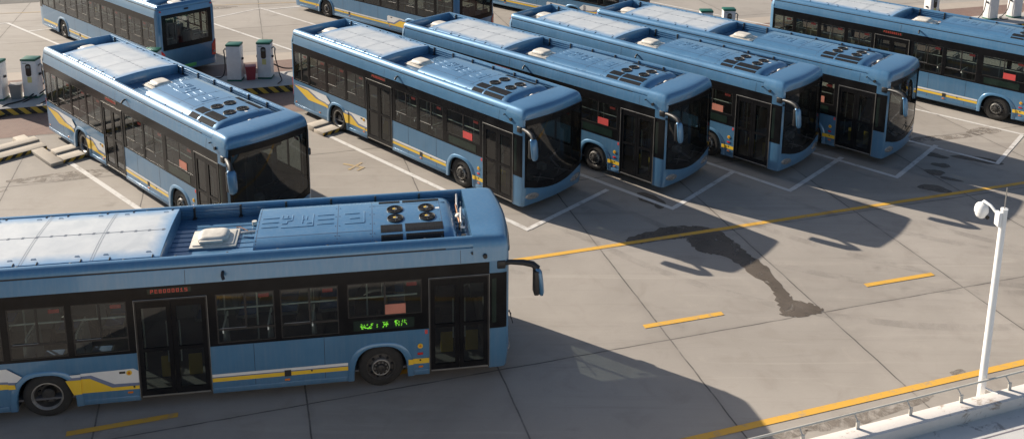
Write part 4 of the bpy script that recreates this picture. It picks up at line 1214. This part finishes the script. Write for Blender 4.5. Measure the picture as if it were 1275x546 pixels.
# bins
def bin_(e, mat, label):
    r = empty('bin', en(e, 36.72, .28), ROW, label, 'bin')
    m = MB(); m.loft([[(-w, -w * .9, z), (w, -w * .9, z), (w, w * .9, z), (-w, w * .9, z)] for w, z in ((.16, 0), (.20, .52))], mat, True, True); m.build('bucket', r, 30)
    m = MB(); m.box(-.215, .215, -.195, .195, .52, .56, mat, .012); m.build('lid', r, 30)
bin_((e_of(-19.15, 33.25) + e_of(-18.02, 33.58)) / 2 + .02, BING, 'grey bin between the two chargers at the left edge')
bin_((e_of(-11.1, 35.72) + e_of(-10.0, 36.06)) / 2, BINR, 'dark red bin between the two chargers of the middle island')
# loose charging cables across the pavers
def cable(pts, label):
    sm = []
    for i in range(len(pts) - 1):
        a, b_, c, d_ = pts[max(i - 1, 0)], pts[i], pts[i + 1], pts[min(i + 2, len(pts) - 1)]
        for k in range(8):
            t = k / 8; sm.append(tuple(.5 * (2 * b_[j] + (c[j] - a[j]) * t + (2 * a[j] - 5 * b_[j] + 4 * c[j] - d_[j]) * t * t + (3 * b_[j] - a[j] - 3 * c[j] + d_[j]) * t ** 3) for j in range(3)))
    sm.append(pts[-1]); m = MB(); m.tube(sm, .028, CABLE, 8); tag(m.build('charging_cable', None, 50), label, 'cable', 'thick black charging cables')
cable([(-17.72, 33.6, 1.1), (-17.6, 33.3, .7), (-17.9, 32.6, .35), (-18.4, 31.95, .30), (-18.6, 31.6, .06), (-19.2, 31.0, .04), (-20.5, 30.4, .04), (-21.5, 30.2, .04)], 'black charging cable sagging over the striped kerb at the left edge')
cable([(-17.60, 33.55, .9), (-17.5, 33.2, .5), (-17.9, 32.4, .28), (-18.2, 31.7, .06), (-19.1, 30.6, .04), (-20.4, 29.7, .04), (-21.5, 29.2, .04)], 'black charging cable lying on the pavers in front of the left island')
cable([(-9.7, 36.2, .6), (-9.3, 36.3, .40), (-8.8, 36.35, .42), (-8.2, 36.1, .8)], 'black charging cable plugged into the tail of the bus beside the middle island')

# ------------------------------------------------------------------ building roof at the lower right, with rail
ZT = 3.0
A, B_ = Vector((6.22, 12.2)), Vector((7.71, 12.66)); t = Vector((3.64, 1.23)).normalized(); nn = Vector((-t.y, t.x))
ang = math.atan2(t.y, t.x); org = Vector((4.07, 11.43))
bl = empty('building', (org.x, org.y, 0), ang, 'white painted flat roofed building corner with low parapet and thin handrail', 'building')
m = MB(); m.box(-14, 22, -9, -.03, 0, ZT - .22, WALLW); m.build('wall', bl, 0)
m = MB(); m.box(-14, 22, -9, -.24, ZT - .22, ZT - .19, ROOFW); rd = m.build('roof_deck', bl, 0)
m = MB()
for k in range(9): m.box(-14, 22, -.60 - k * .62, -.58 - k * .62, ZT - .195, ZT - .187, simple('roof_joint', (.20, .18, .20), .8) if 'roof_joint' not in MATS else MATS['roof_joint'])
for k in range(10): m.box(-6 + k * 2.9, -5.99 + k * 2.9, -9, -.98, ZT - .195, ZT - .1875, MATS['roof_joint'])
m.build('deck_joint', rd, 0)
m = MB(); m.box(-14, 22, -.245, 0, ZT - .22, ZT, PARAW, .012); m.build('parapet', bl, 30)
m = MB(); m.tube([(-14, .05, ZT + .18), (22, .05, ZT + .18)], .015, simple('rail_paint', (.55, .53, .47), .45), 8); rl = m.build('handrail', bl, 40)
for k in range(-12, 20):
    x = .03 + k * .93
    m = MB(); m.box(x - .03, x + .03, -.05, -.035, ZT - .002, ZT + .12, CREAM); m.tube([(x, -.04, ZT + .10), (x + .0, .05, ZT + .175)], .012, CREAM, 6)
    m.build('rail_bracket', rl, 30)

# camera pole
pl = empty('camera_pole', (7.25, 12.66, 0), 0, 'tall white pole with a round surveillance camera rising beyond the roof rail', 'camera pole')
m = MB(); m.tube([(0, 0, 0), (0, 0, 3.2), (0, 0, 5.93)], [.060, .056, .047], POLEW, 20); m.tube([(0, 0, 5.93), (0, 0, 5.95)], .051, POLEW, 20); m.tube([(0, 0, 0), (0, 0, .03)], .16, POLEW, 20); m.build('pole', pl, 40)
m = MB(); m.tube([(.0, 0, 5.94), (.0, 0, 6.28)], .008, ALU, 6); m.build('aerial', pl, 40)
m = MB(); m.box(-.10, -.05, -.06, .06, 5.68, 5.90, POLEW, .01); m.tube([(-.07, .02, 5.84), (-.14, .12, 5.94), (-.19, .22, 5.96), (-.20, .25, 5.91)], .023, POLEW, 10); m.build('camera_arm', pl, 40)
m = MB(); c = (-.20, .25, 5.80)
m.revolve([(.001, .13), (.035, .12), (.066, .106), (.088, .074), (.098, .028), (.098, -.02), (.088, -.025)], POLEW, c, 24, 'z')
dc = m.build('dome_camera', pl, 50)
m = MB(); m.revolve([(.086, -.022), (.083, -.06), (.066, -.096), (.036, -.118), (.001, -.122)], POLEW, c, 24, 'z'); m.disc((c[0] + .06, c[1] - .06, c[2] - .08), .03, BLACKG, 'y', 12, .05); m.build('camera_ball', dc, 50)
m = MB(); m.tube([(.03, -.03, 3.0), (.16, -.17, 2.99)], .018, POLEW, 8); m.build('wall_bracket', pl, 40)

# ------------------------------------------------------------------ light
w = bpy.data.worlds.new('World'); S.world = w; w.use_nodes = True
nt = w.node_tree
for n in list(nt.nodes): nt.nodes.remove(n)
sky = nt.nodes.new('ShaderNodeTexSky'); sky.sky_type = 'NISHITA'; sky.sun_disc = False
to_sun = Vector((-5.2, 3.15, 3.05)).normalized()
elev = math.asin(to_sun.z); azim = math.atan2(to_sun.x, to_sun.y)
sky.sun_elevation = elev; sky.sun_rotation = azim
sky.air_density = 1.0; sky.dust_density = 1.6; sky.ozone_density = 1.2
bg = nt.nodes.new('ShaderNodeBackground'); bg.inputs[1].default_value = .068
ow = nt.nodes.new('ShaderNodeOutputWorld')
nt.links.new(sky.outputs[0], bg.inputs[0]); nt.links.new(bg.outputs[0], ow.inputs[0])
sd = bpy.data.lights.new('sun', 'SUN'); sd.energy = 4.8; sd.angle = math.radians(.53); sd.color = (1., .90, .77)
so = bpy.data.objects.new('sun', sd); COL.objects.link(so); so.location = to_sun * 60
so.rotation_euler = (-to_sun).to_track_quat('-Z', 'Y').to_euler()

# ------------------------------------------------------------------ camera
cam = bpy.data.cameras.new('camera'); co = bpy.data.objects.new('camera', cam); COL.objects.link(co)
F, PITCH, H, ROLL, CX, CY = 1158.706, .212437, 12.1113, -.0071753, 638.495, -29.079
cam.sensor_fit = 'HORIZONTAL'; cam.sensor_width = 36; cam.lens = F / 1275 * 36
cam.shift_x = (637.5 - CX) / 1275; cam.shift_y = (CY - 273) / 1275
cam.clip_start = .1; cam.clip_end = 2000
co.location = (0, 0, H)
co.rotation_euler = (Matrix.Rotation(PI / 2 - PITCH, 3, 'X') @ Matrix.Rotation(-ROLL, 3, 'Z')).to_euler()
S.camera = co
S.view_settings.view_transform = 'Standard'; S.view_settings.look = 'None'
S.view_settings.exposure = .74; S.view_settings.gamma = 1.; S.view_settings.use_curve_mapping = False
S.cycles.max_bounces = 10; S.cycles.transparent_max_bounces = 16
S.cycles.use_denoising = True
S.cycles.sample_clamp_indirect = 10.
